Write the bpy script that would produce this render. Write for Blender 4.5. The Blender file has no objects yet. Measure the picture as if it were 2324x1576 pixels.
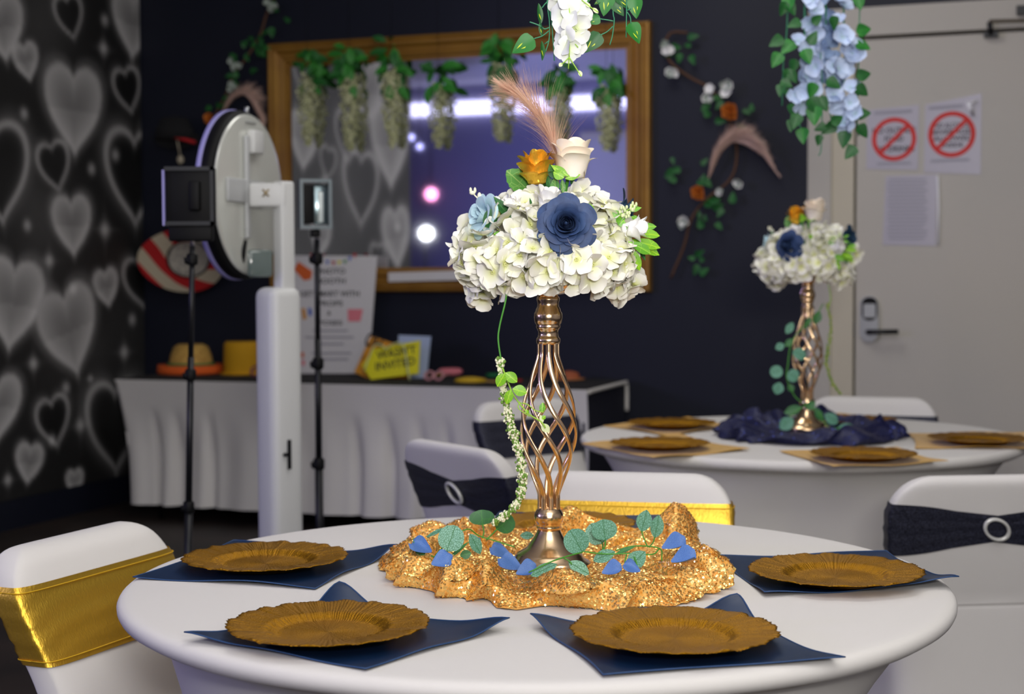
import bpy, bmesh, math, random
import numpy as np
from mathutils import Vector, Matrix
from mathutils.bvhtree import BVHTree

rnd = random.Random(7)
SC = bpy.context.scene
COL = SC.collection
PI = math.pi

# ------------------------------------------------------------------ camera
W_PX, H_PX, F_PX = 2324.0, 1576.0, 3535.0
CAM = Vector((0.0, 0.0, 1.333))
PITCH, ROLL = 0.04834, -0.0044
TOP = 0.76                                   # height of the table tops

_c, _s = math.cos(PITCH), math.sin(PITCH)
_fw = Vector((0, _c, -_s)); _up = Vector((0, _s, _c)); _rt = Vector((1, 0, 0))
_cr, _sr = math.cos(ROLL), math.sin(ROLL)
cam_right = _rt * _cr + _up * _sr
cam_up = _up * _cr - _rt * _sr
cam_data = bpy.data.cameras.new('camera')
cam_data.sensor_width = 36.0
cam_data.lens = F_PX / W_PX * 36.0
cam_data.clip_start = 0.05
cam_data.dof.use_dof = True
cam_data.dof.focus_distance = 2.72
cam_data.dof.aperture_fstop = 4.0
cam = bpy.data.objects.new('camera', cam_data)
COL.objects.link(cam)
M = Matrix.Identity(4)
for i in range(3):
    M[i][0] = cam_right[i]; M[i][1] = cam_up[i]; M[i][2] = -_fw[i]; M[i][3] = CAM[i]
cam.matrix_world = M
SC.camera = cam

# ------------------------------------------------------------------ exposure, world, lights
SC.view_settings.view_transform = 'Standard'
SC.view_settings.look = 'None'
SC.view_settings.exposure = 0.06
SC.view_settings.gamma = 1.0
SC.view_settings.use_curve_mapping = False
world = bpy.data.worlds.new('world'); SC.world = world
world.use_nodes = True
world.node_tree.nodes['Background'].inputs[0].default_value = (0.5, 0.5, 0.6, 1)
world.node_tree.nodes['Background'].inputs[1].default_value = 0.02


def area_light(name, loc, target, size, power, color=(1, 1, 1), size_y=None):
    d = bpy.data.lights.new(name, 'AREA')
    d.energy = power; d.color = color; d.size = size
    if size_y:
        d.shape = 'RECTANGLE'; d.size_y = size_y
    o = bpy.data.objects.new(name, d); COL.objects.link(o)
    o.location = loc
    o.rotation_euler = (Vector(target) - Vector(loc)).to_track_quat('-Z', 'Y').to_euler()
    return o


# room frame: a runs along the wall with the mirror, b out from it into the room
TH = math.radians(20.0)
AX = Vector((math.cos(TH), -math.sin(TH), 0)); BX = Vector((-math.sin(TH), -math.cos(TH), 0))
WALL_Y0 = 8.45
_cy = WALL_Y0 / (1 - math.tan(TH) * 832 / F_PX)
CORNER = Vector((-832 / F_PX * _cy, _cy, 0))


def rm(a, b, z=0.0):
    return CORNER + AX * a + BX * b + Vector((0, 0, z))


CEIL = 3.75
area_light('ceiling_bounce_front', (0.35, 0.9, 3.6), (0.1, 3.0, 0.7), 2.4, 34, (1.0, 0.965, 0.91))
area_light('flash_bounce', (0.25, -0.3, 1.7), (0.25, 0.9, 3.75), 0.5, 118, (1.0, 0.97, 0.93))
area_light('ceiling_lamp_table', (0.3, 3.7, 3.6), (0.25, 3.7, 0), 1.2, 24, (1.0, 0.97, 0.93))
area_light('overhead_fill', (0.4, 6.3, 3.6), (0.3, 6.4, 0), 1.2, 21, (1.0, 0.98, 0.96))  # unseen fill light added overhead for the background
area_light('camera_fill', (0.45, -1.0, 2.4), (0.2, 3.6, 0.8), 2.5, 56, (1.0, 0.97, 0.93))
area_light('stage_wash', rm(-2.4, 8.2, 2.6), rm(2.5, 3.0, 0.8), 0.9, 70, (0.46, 0.42, 1.0))
area_light('stage_wash_wall', rm(-1.5, 8.6, 2.2), rm(0.5, 11.0, 1.6), 1.2, 50, (0.38, 0.40, 1.0))


# ------------------------------------------------------------------ picture to place
def ray(u, v):
    x = u - W_PX / 2; y = v - H_PX / 2
    x, y = _cr * x + _sr * y, -_sr * x + _cr * y
    return Vector((x, F_PX * _c - y * _s, -F_PX * _s - y * _c))


def at_z(u, v, z=TOP):
    d = ray(u, v); return CAM + d * ((z - CAM.z) / d.z)


def at_y(u, v, Y):
    d = ray(u, v); return CAM + d * (Y / d.y)


def at_plane(u, v, p, n):
    d = ray(u, v); return CAM + d * ((Vector(p) - CAM).dot(n) / d.dot(n))


def on_wall(u, v, off=0.0):
    return at_plane(u, v, rm(0, off), BX)


def room_ab(p):
    r = Vector(p) - CORNER
    return r.dot(AX), r.dot(BX), r.z


# ------------------------------------------------------------------ materials
def lin(r, g, b):
    f = lambda c: (c / 255 / 12.92) if c / 255 <= 0.04045 else ((c / 255 + 0.055) / 1.055) ** 2.4
    return (f(r), f(g), f(b), 1.0)


def mat(name, color, rough=0.6, metal=0.0, bump=None, vary=None, sheen=0.0, spec=0.5, trans=0.0, emit=None, coat=0.0, aniso_scale=None, sss=0.0):
    """principled surface; bump = (scale, strength[, stretch xyz]); vary = (scale, second colour)"""
    m = bpy.data.materials.new(name); m.use_nodes = True
    nt = m.node_tree; N = nt.nodes; L = nt.links
    b = N['Principled BSDF']
    b.inputs['Base Color'].default_value = color
    b.inputs['Roughness'].default_value = rough
    b.inputs['Metallic'].default_value = metal
    b.inputs['Specular IOR Level'].default_value = spec
    b.inputs['Sheen Weight'].default_value = sheen
    b.inputs['Coat Weight'].default_value = coat
    b.inputs['Transmission Weight'].default_value = trans
    if sss:
        b.inputs['Subsurface Weight'].default_value = sss
        b.inputs['Subsurface Radius'].default_value = (0.01, 0.01, 0.008)
    if emit:
        b.inputs['Emission Color'].default_value = emit[0]
        b.inputs['Emission Strength'].default_value = emit[1]
    tc = None
    if bump or vary:
        tc = N.new('ShaderNodeTexCoord')
    if vary:
        n = N.new('ShaderNodeTexNoise'); n.inputs['Scale'].default_value = vary[0]; n.inputs['Detail'].default_value = 4
        r = N.new('ShaderNodeValToRGB')
        r.color_ramp.elements[0].position = 0.35; r.color_ramp.elements[1].position = 0.65
        r.color_ramp.elements[0].color = color; r.color_ramp.elements[1].color = vary[1]
        L.new(tc.outputs['Object'], n.inputs['Vector']); L.new(n.outputs['Fac'], r.inputs['Fac'])
        L.new(r.outputs['Color'], b.inputs['Base Color'])
    if bump:
        n = N.new('ShaderNodeTexNoise'); n.inputs['Scale'].default_value = bump[0]; n.inputs['Detail'].default_value = 5
        if len(bump) > 2:
            mp = N.new('ShaderNodeMapping'); mp.inputs['Scale'].default_value = bump[2]
            L.new(tc.outputs['Object'], mp.inputs['Vector']); L.new(mp.outputs['Vector'], n.inputs['Vector'])
        else:
            L.new(tc.outputs['Object'], n.inputs['Vector'])
        bp = N.new('ShaderNodeBump'); bp.inputs['Strength'].default_value = bump[1]; bp.inputs['Distance'].default_value = 0.002
        L.new(n.outputs['Fac'], bp.inputs['Height']); L.new(bp.outputs['Normal'], b.inputs['Normal'])
    return m


def mat_radial(name, stops, radius, rough=0.55, veins=0.0, sss=0.0):
    """colour by distance from the object's own origin, in its own plane"""
    m = mat(name, stops[0][1], rough, sss=sss)
    nt = m.node_tree; N = nt.nodes; L = nt.links; b = N['Principled BSDF']
    tc = N.new('ShaderNodeTexCoord')
    ln = N.new('ShaderNodeVectorMath'); ln.operation = 'LENGTH'
    dv = N.new('ShaderNodeMath'); dv.operation = 'DIVIDE'; dv.inputs[1].default_value = radius
    r = N.new('ShaderNodeValToRGB')
    el = r.color_ramp.elements
    while len(el) < len(stops):
        el.new(0.5)
    for e, (p, c) in zip(el, stops):
        e.position = p; e.color = c
    L.new(tc.outputs['Object'], ln.inputs[0]); L.new(ln.outputs['Value'], dv.inputs[0])
    L.new(dv.outputs[0], r.inputs['Fac']); L.new(r.outputs['Color'], b.inputs['Base Color'])
    return m


def mat_leaf(name, color, vein, scale=90.0, rough=0.55, width=0.06):
    """leaf colour with a network of thin veins"""
    m = mat(name, color, rough)
    nt = m.node_tree; N = nt.nodes; L = nt.links; b = N['Principled BSDF']
    tc = N.new('ShaderNodeTexCoord')
    vo = N.new('ShaderNodeTexVoronoi'); vo.feature = 'DISTANCE_TO_EDGE'; vo.inputs['Scale'].default_value = scale
    r = N.new('ShaderNodeValToRGB')
    r.color_ramp.elements[0].color = vein; r.color_ramp.elements[1].color = color
    r.color_ramp.elements[0].position = 0.0; r.color_ramp.elements[1].position = width
    sp = N.new('ShaderNodeSeparateXYZ'); ab = N.new('ShaderNodeMath'); ab.operation = 'ABSOLUTE'
    lt = N.new('ShaderNodeMath'); lt.operation = 'LESS_THAN'; lt.inputs[1].default_value = 0.0007
    mx = N.new('ShaderNodeMix'); mx.data_type = 'RGBA'; mx.inputs['B'].default_value = vein
    L.new(tc.outputs['Object'], vo.inputs['Vector']); L.new(vo.outputs['Distance'], r.inputs['Fac'])
    L.new(tc.outputs['Object'], sp.inputs[0]); L.new(sp.outputs['X'], ab.inputs[0]); L.new(ab.outputs[0], lt.inputs[0])
    L.new(lt.outputs[0], mx.inputs['Factor']); L.new(r.outputs['Color'], mx.inputs['A'])
    L.new(mx.outputs['Result'], b.inputs['Base Color'])
    return m


# ------------------------------------------------------------------ objects
def setp(o, label=None, cat=None, group=None, kind=None):
    if label: o['label'] = label
    if cat: o['category'] = cat
    if group: o['group'] = group
    if kind: o['kind'] = kind
    return o


def make_mesh(name, vf, mats, smooth=True, midx=None):
    v, f = vf
    me = bpy.data.meshes.new(name)
    me.from_pydata([tuple(p) for p in v], [], [tuple(q) for q in f])
    if not isinstance(mats, (list, tuple)): mats = [mats]
    for m in mats: me.materials.append(m)
    if smooth: me.polygons.foreach_set('use_smooth', [True] * len(me.polygons))
    if midx is not None: me.polygons.foreach_set('material_index', midx)
    me.update()
    return me


def link(name, data, parent=None, mtx=None):
    o = bpy.data.objects.new(name, data); COL.objects.link(o)
    if parent is not None: o.parent = parent
    if mtx is not None: o.matrix_local = mtx
    return o


def obj(name, vf, m, parent=None, smooth=True, mtx=None, midx=None):
    return link(name, make_mesh(name, vf, m, smooth, midx), parent, mtx)


def root(name, loc, label, cat, group=None, rz=0.0):
    o = bpy.data.objects.new(name, None); COL.objects.link(o)
    o.location = loc; o.rotation_euler = (0, 0, rz)
    o.empty_display_size = 0.05
    return setp(o, label, cat, group)


def wpart(rt, name, vf, m, smooth=True, parent=None):
    """a part given in world coordinates under an unrotated root"""
    L0 = rt.location
    return obj(name, ([Vector(p) - L0 for p in vf[0]], vf[1]), m, parent or rt, smooth)


def kids(o):
    return [c for c in COL.objects if c.parent == o]


def copy_tree(o, parent=None):
    c = o.copy(); COL.objects.link(c); c.parent = parent
    for ch in list(o.children): copy_tree(ch, c)
    return c


# ------------------------------------------------------------------ shapes
def merge(*parts):
    V, Fc = [], []
    for v, f in parts:
        n = len(V); V.extend(v); Fc.extend([tuple(i + n for i in q) for q in f])
    return V, Fc


def xf(vf, mtx):
    return [mtx @ Vector(p) for p in vf[0]], vf[1]


def box(x0, x1, y0, y1, z0, z1):
    v = [(x, y, z) for z in (z0, z1) for y in (y0, y1) for x in (x0, x1)]
    return v, [(0, 2, 3, 1), (4, 5, 7, 6), (0, 1, 5, 4), (2, 6, 7, 3), (0, 4, 6, 2), (1, 3, 7, 5)]


def rbox(sx, sy, sz, r=0.01, seg=2, z0=None):
    bm = bmesh.new(); bmesh.ops.create_cube(bm, size=1.0)
    bmesh.ops.scale(bm, vec=(sx, sy, sz), verts=bm.verts)
    bmesh.ops.bevel(bm, geom=bm.edges[:], offset=r, segments=seg, affect='EDGES', profile=0.5)
    if z0 is not None: bmesh.ops.translate(bm, vec=(0, 0, z0 + sz / 2), verts=bm.verts)
    bm.verts.index_update()
    v = [p.co.copy() for p in bm.verts]; f = [tuple(q.index for q in fc.verts) for fc in bm.faces]
    bm.free(); return v, f


def grid(nu, nv, fn, closed_u=False):
    V = [fn(i / (nu if closed_u else nu - 1), j / (nv - 1)) for j in range(nv) for i in range(nu)]
    Fc = []
    for j in range(nv - 1):
        for i in range(nu if closed_u else nu - 1):
            k = (i + 1) % nu
            Fc.append((j * nu + i, j * nu + k, (j + 1) * nu + k, (j + 1) * nu + i))
    return V, Fc


def lathe(prof, n=32, cap=True):
    V, Fc = [], []
    m = len(prof)
    for r, z in prof:
        for i in range(n):
            a = 2 * PI * i / n; V.append((r * math.cos(a), r * math.sin(a), z))
    for j in range(m - 1):
        for i in range(n):
            k = (i + 1) % n
            Fc.append((j * n + i, j * n + k, (j + 1) * n + k, (j + 1) * n + i))
    if cap:
        Fc.append(tuple(range(n - 1, -1, -1))); Fc.append(tuple((m - 1) * n + i for i in range(n)))
    return V, Fc


def spline(pts, n=6):
    """catmull-rom through points"""
    P = [Vector(p) for p in pts]
    if len(P) < 3: return P
    out = []
    Q = [P[0] * 2 - P[1]] + P + [P[-1] * 2 - P[-2]]
    for i in range(1, len(Q) - 2):
        for k in range(n):
            t = k / n
            a, b, c, d = Q[i - 1], Q[i], Q[i + 1], Q[i + 2]
            out.append(0.5 * ((2 * b) + (c - a) * t + (2 * a - 5 * b + 4 * c - d) * t * t + (3 * b - a - 3 * c + d) * t ** 3))
    out.append(P[-1]); return out


def tube(pts, r, n=6, cap=True):
    P = [Vector(p) for p in pts]; V, Fc = [], []
    m = len(P); up = Vector((0.13, 0.31, 0.94)).normalized()
    for i, p in enumerate(P):
        t = (P[min(i + 1, m - 1)] - P[max(i - 1, 0)])
        t = t.normalized() if t.length > 1e-9 else Vector((0, 0, 1))
        if abs(t.dot(up)) > 0.97: up = Vector((1, 0.2, 0)).normalized()
        x = t.cross(up).normalized(); y = x.cross(t); up = y
        rr = r[i] if isinstance(r, (list, tuple)) else r
        for k in range(n):
            a = 2 * PI * k / n; V.append(p + (x * math.cos(a) + y * math.sin(a)) * rr)
    for j in range(m - 1):
        for i in range(n):
            k = (i + 1) % n
            Fc.append((j * n + i, j * n + k, (j + 1) * n + k, (j + 1) * n + i))
    if cap:
        Fc.append(tuple(range(n - 1, -1, -1))); Fc.append(tuple((m - 1) * n + i for i in range(n)))
    return V, Fc


def torus(R, r, n=40, k=10, mod=None):
    def fn(u, v):
        a = 2 * PI * u; b = 2 * PI * v
        rr = r * (1 + (mod(a, b) if mod else 0))
        return ((R + rr * math.cos(b)) * math.cos(a), (R + rr * math.cos(b)) * math.sin(a), rr * math.sin(b))
    V = [fn(i / n, j / k) for j in range(k) for i in range(n)]
    Fc = [(j * n + i, j * n + (i + 1) % n, ((j + 1) % k) * n + (i + 1) % n, ((j + 1) % k) * n + i) for j in range(k) for i in range(n)]
    return V, Fc


def ball(r, nu=8, nv=6, c=(0, 0, 0), sc=(1, 1, 1)):
    V = [(c[0], c[1], c[2] + r * sc[2])]; Fc = []
    for j in range(1, nv):
        a = PI * j / nv
        for i in range(nu):
            b = 2 * PI * i / nu
            V.append((c[0] + r * sc[0] * math.sin(a) * math.cos(b), c[1] + r * sc[1] * math.sin(a) * math.sin(b), c[2] + r * sc[2] * math.cos(a)))
    V.append((c[0], c[1], c[2] - r * sc[2]))
    for i in range(nu):
        k = (i + 1) % nu
        Fc.append((0, 1 + i, 1 + k)); e = len(V) - 1; o = 1 + (nv - 2) * nu
        Fc.append((e, o + k, o + i))
    for j in range(nv - 2):
        for i in range(nu):
            k = (i + 1) % nu; o = 1 + j * nu
            Fc.append((o + i, o + nu + i, o + nu + k, o + k))
    return V, Fc


def frame(pos, ydir, zdir, s=1.0):
    """matrix whose Y axis runs along ydir and whose Z faces zdir"""
    y = Vector(ydir).normalized(); z = Vector(zdir)
    z = (z - y * z.dot(y))
    z = z.normalized() if z.length > 1e-6 else y.orthogonal().normalized()
    x = y.cross(z)
    m = Matrix.Identity(4)
    for i in range(3):
        m[i][0] = x[i] * s; m[i][1] = y[i] * s; m[i][2] = z[i] * s; m[i][3] = pos[i]
    return m


def leaf_vf(L, Wd, shape='oval', nl=9, nw=5, bend=0.15, fold=0.12, teeth=0.0, rseed=0):
    """blade from the origin along +Y, face towards +Z"""
    def prof(t):
        if shape == 'round': return math.sqrt(max(0, 1 - (2 * t - 1) ** 2)) ** 0.9
        if shape == 'heart': return (math.sin(PI * min(1, t ** 0.55))) ** 0.75 * (1 - 0.15 * t)
        if shape == 'lance': return math.sin(PI * t ** 0.9) ** 1.1
        if shape == 'spoon': return math.sin(PI * t ** 1.5) ** 0.8
        return math.sin(PI * t) ** 0.75
    def fn(u, v):
        t = 0.004 + v * 0.992; s = 2 * u - 1
        w = Wd / 2 * prof(t)
        if teeth: w *= 1 + teeth * (1 if int(v * (nl - 1)) % 2 else -1) * abs(s)
        return (s * w, t * L, abs(s) * w * fold * 2 - bend * L * (t - 0.2) ** 2 + bend * L * 0.04)
    return grid(nw, nl, fn)


def petal_vf(L, Wd, cup=0.25, wave=0.08, seed=0, nl=6, nw=5, tip=0.0):
    r = random.Random(seed); ph = r.uniform(0, 6)
    def fn(u, v):
        s = 2 * u - 1; t = v
        w = Wd / 2 * (0.12 + 0.88 * math.sin(min(1, t * 1.15) * PI / 2)) * math.sqrt(max(0.0, 1 - max(0, (t - 0.55) / 0.5) ** 2.2))
        ln = L * (t - 0.10 * s * s * t)
        return (s * w, ln, cup * L * (t ** 2) * 0.8 + abs(s) ** 2 * w * cup * 0.9 + wave * L * math.sin(3 * s + ph) * t - tip * L * t ** 5)
    return grid(nw, nl, fn)


def text_vf(s, size, depth=0.0008, spacing=1.0, bold=0.018):
    cu = bpy.data.curves.new('lettering', 'FONT'); cu.body = s; cu.size = size; cu.extrude = depth
    cu.align_x = 'CENTER'; cu.align_y = 'CENTER'; cu.resolution_u = 3; cu.offset = bold; cu.space_character = spacing
    o = bpy.data.objects.new('lettering', cu); COL.objects.link(o)
    dg = bpy.context.evaluated_depsgraph_get()
    me = bpy.data.meshes.new_from_object(o.evaluated_get(dg))
    v = [p.co.copy() for p in me.vertices]; f = [tuple(p.vertices) for p in me.polygons]
    bpy.data.objects.remove(o); bpy.data.curves.remove(cu); bpy.data.meshes.remove(me)
    return v, f


def slab(pts, n, t, back=0.0):
    """prism: polygon pts moved from -back to t along n"""
    n = Vector(n); k = len(pts)
    V = [Vector(p) - n * back for p in pts] + [Vector(p) + n * t for p in pts]
    Fc = [tuple(range(k - 1, -1, -1)), tuple(range(k, 2 * k))] + [(i, (i + 1) % k, k + (i + 1) % k, k + i) for i in range(k)]
    return V, Fc


# ------------------------------------------------------------------ material library
WHITE_CLOTH = mat('white_spandex', lin(216, 213, 208), 0.75, bump=(900, 0.04))
WHITE_COVER = mat('white_chair_cover', lin(216, 213, 209), 0.72, bump=(700, 0.05))
NAVY_NAPKIN = mat('navy_satin', lin(9, 36, 68), 0.42, bump=(1500, 0.10), spec=0.35)
NAVY_STITCH = mat('navy_stitch', lin(30, 64, 108), 0.6)
GOLD_NAPKIN = mat('yellow_gold_satin', lin(206, 158, 52), 0.5, sheen=0.2)
CHARGER = mat('antique_gold_plastic', lin(160, 113, 20), 0.42, 0.96, bump=(420, 0.8))
CHARGER_EDGE = CHARGER
ROSEGOLD = mat('polished_rose_gold', lin(248, 214, 170), 0.19, 1.0)
GOLD_FOIL = mat('gold_foil_fabric', lin(226, 182, 64), 0.36, 0.85, bump=(260, 0.6, (1, 1, 0.35)))
GOLD_STITCH = mat('gold_stitch', lin(222, 178, 20), 0.5, 0.3)
GOLD_SEQ_BASE = mat('gold_mesh_fabric', lin(250, 200, 112), 0.6, 0.0, bump=(120, 1.0), vary=(70, lin(232, 162, 66)))
GOLD_SEQ = mat('gold_sequin', lin(255, 220, 134), 0.22, 0.95)
NAVY_SEQ_BASE = mat('navy_mesh_fabric', lin(22, 26, 68), 0.5, 0.0, bump=(300, 0.6))
NAVY_SEQ = mat('navy_sequin', lin(54, 64, 140), 0.2, 1.0)
BLACK_SASH = mat('black_sequin_sash', lin(13, 15, 26), 0.34, 0.35, bump=(330, 1.0), vary=(300, lin(62, 64, 82)))
PEARL = mat('pearl_beads', lin(216, 216, 210), 0.3, 0.2)
PETAL_WHITE = mat_radial('hydrangea_petal', [(0.0, lin(218, 222, 118)), (0.26, lin(235, 237, 190)), (0.58, lin(242, 241, 227)), (1.0, lin(244, 242, 236))], 0.034, 0.6, sss=0.15)
PETAL_LILAC = PETAL_WHITE
STAMEN = mat('cream_stamen', lin(244, 242, 214), 0.5)
ROSE_NAVY = mat('dusty_navy_petal', lin(56, 80, 124), 0.62, vary=(50, lin(44, 64, 104)))
ROSE_DARK = mat('dark_teal_petal', lin(36, 68, 96), 0.65)
ROSE_BLUE = mat('ice_blue_petal', lin(186, 216, 226), 0.65, sheen=0.2)
ROSE_CREAM = mat('cream_petal', lin(252, 236, 212), 0.6, vary=(25, lin(250, 240, 224)), bump=(120, 0.2, (1, 1, 0.2)))
ROSE_WHITE = mat('white_petal', lin(244, 243, 241), 0.6, bump=(120, 0.2))
ROSE_GOLD = mat('metallic_gold_petal', lin(248, 196, 66), 0.32, 0.75, bump=(140, 0.55, (2, 2, 0.4)))
LEAF_GREEN = mat_leaf('rose_leaf_green', lin(86, 146, 66), lin(150, 186, 104), 60, 0.5, 0.03)
LEAF_DARK = mat_leaf('deep_green_leaf', lin(34, 92, 40), lin(60, 120, 52), 70, 0.5, 0.04)
LEAF_LIME = mat_leaf('lime_leaf', lin(120, 180, 24), lin(166, 212, 40), 60, 0.42, 0.03)
LEAF_BRIGHT = mat_leaf('bright_green_leaf', lin(96, 164, 34), lin(150, 206, 60), 60, 0.42, 0.03)
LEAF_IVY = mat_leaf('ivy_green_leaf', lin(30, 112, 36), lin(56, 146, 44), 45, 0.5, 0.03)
LEAF_IVY_DK = mat_leaf('dark_ivy_leaf', lin(24, 86, 34), lin(40, 112, 40), 45, 0.5, 0.03)  # darker green ivy leaves mixed among the others
LEAF_MARK = mat('yellow_leaf_streak', lin(206, 220, 30), 0.5)
EUCA = mat_leaf('eucalyptus_leaf', lin(112, 168, 146), lin(56, 118, 76), 260, 0.6, 0.14)
EUCA_LT = mat_leaf('pale_eucalyptus_leaf', lin(140, 192, 172), lin(70, 128, 84), 260, 0.6, 0.14)
EUCA_DK = mat_leaf('dark_eucalyptus_leaf', lin(52, 112, 62), lin(64, 138, 60), 60, 0.5, 0.03)
STEM = mat('green_stem', lin(74, 150, 50), 0.5)
STEM_DK = mat('teal_green_stem', lin(48, 132, 92), 0.5)
STEM_LIME = mat('lime_stem', lin(158, 204, 66), 0.5)
BUDS = mat('pale_bud', lin(222, 234, 180), 0.5)
PAMPAS = mat('pink_beige_plume', lin(232, 198, 172), 0.8, vary=(30, lin(220, 172, 146)))
PAMPAS_DK = mat('dusky_plume', lin(228, 196, 180), 0.85)
AMAR_W = mat('tiny_cream_bud', lin(240, 240, 206), 0.6)
AMAR_G = mat('tiny_green_bud', lin(110, 150, 56), 0.6)
BLUE_PETAL = mat('blue_silk_petal', lin(64, 104, 172), 0.55, vary=(45, lin(92, 132, 194)))
NAVY_WALL = mat('navy_black_paint', lin(23, 26, 39), 0.5, bump=(30, 0.04), spec=0.3)
CEILING_PAINT = mat('white_ceiling_paint', lin(196, 196, 202), 0.9)
GREY_WALL = mat('pale_grey_paint', lin(196, 194, 192), 0.85)
FAR_WALL = mat('blue_grey_paint', lin(112, 110, 136), 0.8)
FLOORM = mat('dark_plank_floor', lin(52, 42, 36), 0.55, vary=(3, lin(36, 30, 27)), bump=(30, 0.3, (1, 12, 1)))
DOOR_PAINT = mat('warm_grey_door_paint', lin(190, 184, 172), 0.6, vary=(1.2, lin(184, 180, 170)))
DOOR_TRIM = mat('cream_door_trim', lin(198, 190, 168), 0.6)
BRONZE = mat('dark_gap', lin(78, 66, 48), 0.6)
BLACK_METAL = mat('black_metal', lin(22, 23, 26), 0.4, 0.3)
BLACK_PLASTIC = mat('black_plastic', lin(9, 9, 10), 0.6, spec=0.2)
CHROME = mat('chrome', lin(205, 205, 210), 0.15, 1.0)
SILVER = mat('brushed_silver', lin(176, 178, 180), 0.3, 0.8)
BOOTH_WHITE = mat('white_powder_coat', lin(206, 207, 205), 0.45)
BOOTH_FACE = mat('glossy_white_plate', lin(214, 216, 208), 0.2, 0.3)
BOOTH_GREY = mat('grey_plate', lin(176, 178, 178), 0.4)
LAV = mat('lavender_rim', lin(150, 146, 204), 0.4)
FRAME_GOLD = mat('gilded_wood', lin(158, 116, 44), 0.42, 0.35, vary=(5, lin(142, 100, 40)), bump=(40, 0.3, (1, 1, 1)))
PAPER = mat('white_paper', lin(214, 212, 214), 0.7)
PAPER_DOOR = mat('laminated_paper', lin(182, 178, 188), 0.3, coat=0.3)
PLASTIC_EDGE = mat('plastic_highlight', lin(240, 240, 244), 0.25)  # opaque white puts the highlight on clear plastic into the colour
INK = mat('black_ink', lin(28, 28, 32), 0.7)
GREY_INK = mat('grey_ink', lin(128, 126, 136), 0.7)
LIGHT_INK = mat('pale_grey_ink', lin(160, 158, 168), 0.7)
SIGN_RED = mat('sign_red', lin(206, 30, 18), 0.6)
M_ORANGE = mat('orange_print', lin(214, 98, 40), 0.7)
M_PINK = mat('pink_print', lin(226, 128, 140), 0.7)
M_YELLOW = mat('yellow_print', lin(222, 214, 20), 0.6)
M_SIGN_OR = mat('orange_card', lin(206, 140, 30), 0.6)
M_SIGN_BL = mat('pale_blue_card', lin(168, 184, 214), 0.6)
M_STRAW = mat('straw', lin(206, 166, 84), 0.85, bump=(200, 0.5), vary=(40, lin(180, 140, 66)))
M_HAT_OR = mat('orange_felt', lin(226, 96, 26), 0.85)
M_HAT_YE = mat('yellow_felt', lin(204, 152, 10), 0.85)
M_GREEN = mat('green_ribbon', lin(18, 110, 56), 0.7)
M_RED = mat('red_felt', lin(178, 20, 26), 0.8)
M_CREAM = mat('cream_fabric', lin(186, 176, 154), 0.85)
M_GREYF = mat('grey_woven', lin(190, 184, 168), 0.9, vary=(40, lin(150, 144, 136)))
M_BLACKF = mat('black_felt', lin(16, 16, 18), 0.9)
M_BLUEP = mat('blue_print', lin(86, 110, 190), 0.7)
M_GREENP = mat('green_print', lin(86, 150, 96), 0.7)
WIST_WHITE = mat('cream_wisteria', lin(206, 206, 170), 0.7, vary=(60, lin(166, 172, 120)))
WIST_LEAF = mat('wisteria_leaf', lin(30, 98, 36), 0.6)
BLOSSOM_BLUE = mat_radial('powder_blue_petal', [(0.0, lin(160, 188, 196)), (0.3, lin(186, 204, 232)), (1.0, lin(206, 218, 242))], 0.05, 0.7)
BLOSSOM_BLUE2 = mat('steel_blue_petal', lin(140, 162, 196), 0.7)
TWIG = mat('brown_twig', lin(92, 62, 40), 0.8)
LED_STRIP = mat('led_cove', lin(200, 200, 255), 0.5, emit=((0.70, 0.68, 1.0, 1), 2.2))
BULB = mat('lamp_bulb', lin(255, 255, 255), 0.5, emit=((0.92, 0.94, 1.0, 1), 60.0))
PINK_LED = mat('pink_led', lin(255, 160, 200), 0.5, emit=((1.0, 0.35, 0.65, 1), 3.5))
VIOLET_LED = mat('violet_led', lin(160, 160, 255), 0.5, emit=((0.5, 0.5, 1.0, 1), 4.0))

# mirror glass
MIRROR = mat('mirror_glass', (0.86, 0.87, 0.9, 1), 0.03, 1.0)
# clear acrylic
CLEAR = mat('clear_acrylic', (0.9, 0.95, 0.95, 1), 0.05, trans=1.0)

# ------------------------------------------------------------------ the room
setp(obj('floor', box(-9, 12, -4, 14, -0.1, 0.0), FLOORM, smooth=False), kind='structure')
setp(obj('ceiling', box(-9, 12, -4, 14, CEIL, CEIL + 0.1), CEILING_PAINT, smooth=False), kind='structure')


def room_box(a0, a1, b0, b1, z0, z1):
    v, f = box(a0, a1, b0, b1, z0, z1)
    return [rm(*p) for p in v], [tuple(reversed(q)) for q in f]


DOOR_A = room_ab(on_wall(1834, 500))[0]
DOOR_A2 = DOOR_A + 1.55
DOOR_TOP = room_ab(on_wall(1960, 18))[2]
FAR_B = 11.0
setp(obj('wall_back', merge(room_box(-0.2, DOOR_A, -0.2, 0, 0, CEIL), room_box(DOOR_A, DOOR_A2, -0.2, 0, DOOR_TOP, CEIL),
                            room_box(DOOR_A2, 9.0, -0.2, 0, 0, CEIL)), NAVY_WALL, smooth=False), kind='structure')
LEFT_B = 3.97
setp(obj('wall_left', room_box(-0.2, -0.006, 0, LEFT_B, 0, CEIL), NAVY_WALL, smooth=False), kind='structure')
setp(obj('wall_alcove', room_box(-4.6, -0.2, LEFT_B - 0.2, LEFT_B, 0, CEIL), NAVY_WALL, smooth=False), kind='structure')
setp(obj('wall_side', room_box(-4.8, -4.6, LEFT_B - 0.2, FAR_B + 0.2, 0, CEIL), FAR_WALL, smooth=False), kind='structure')
setp(obj('wall_far', room_box(-4.8, 9.0, FAR_B, FAR_B + 0.2, 0, CEIL), FAR_WALL, smooth=False), kind='structure')
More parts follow.
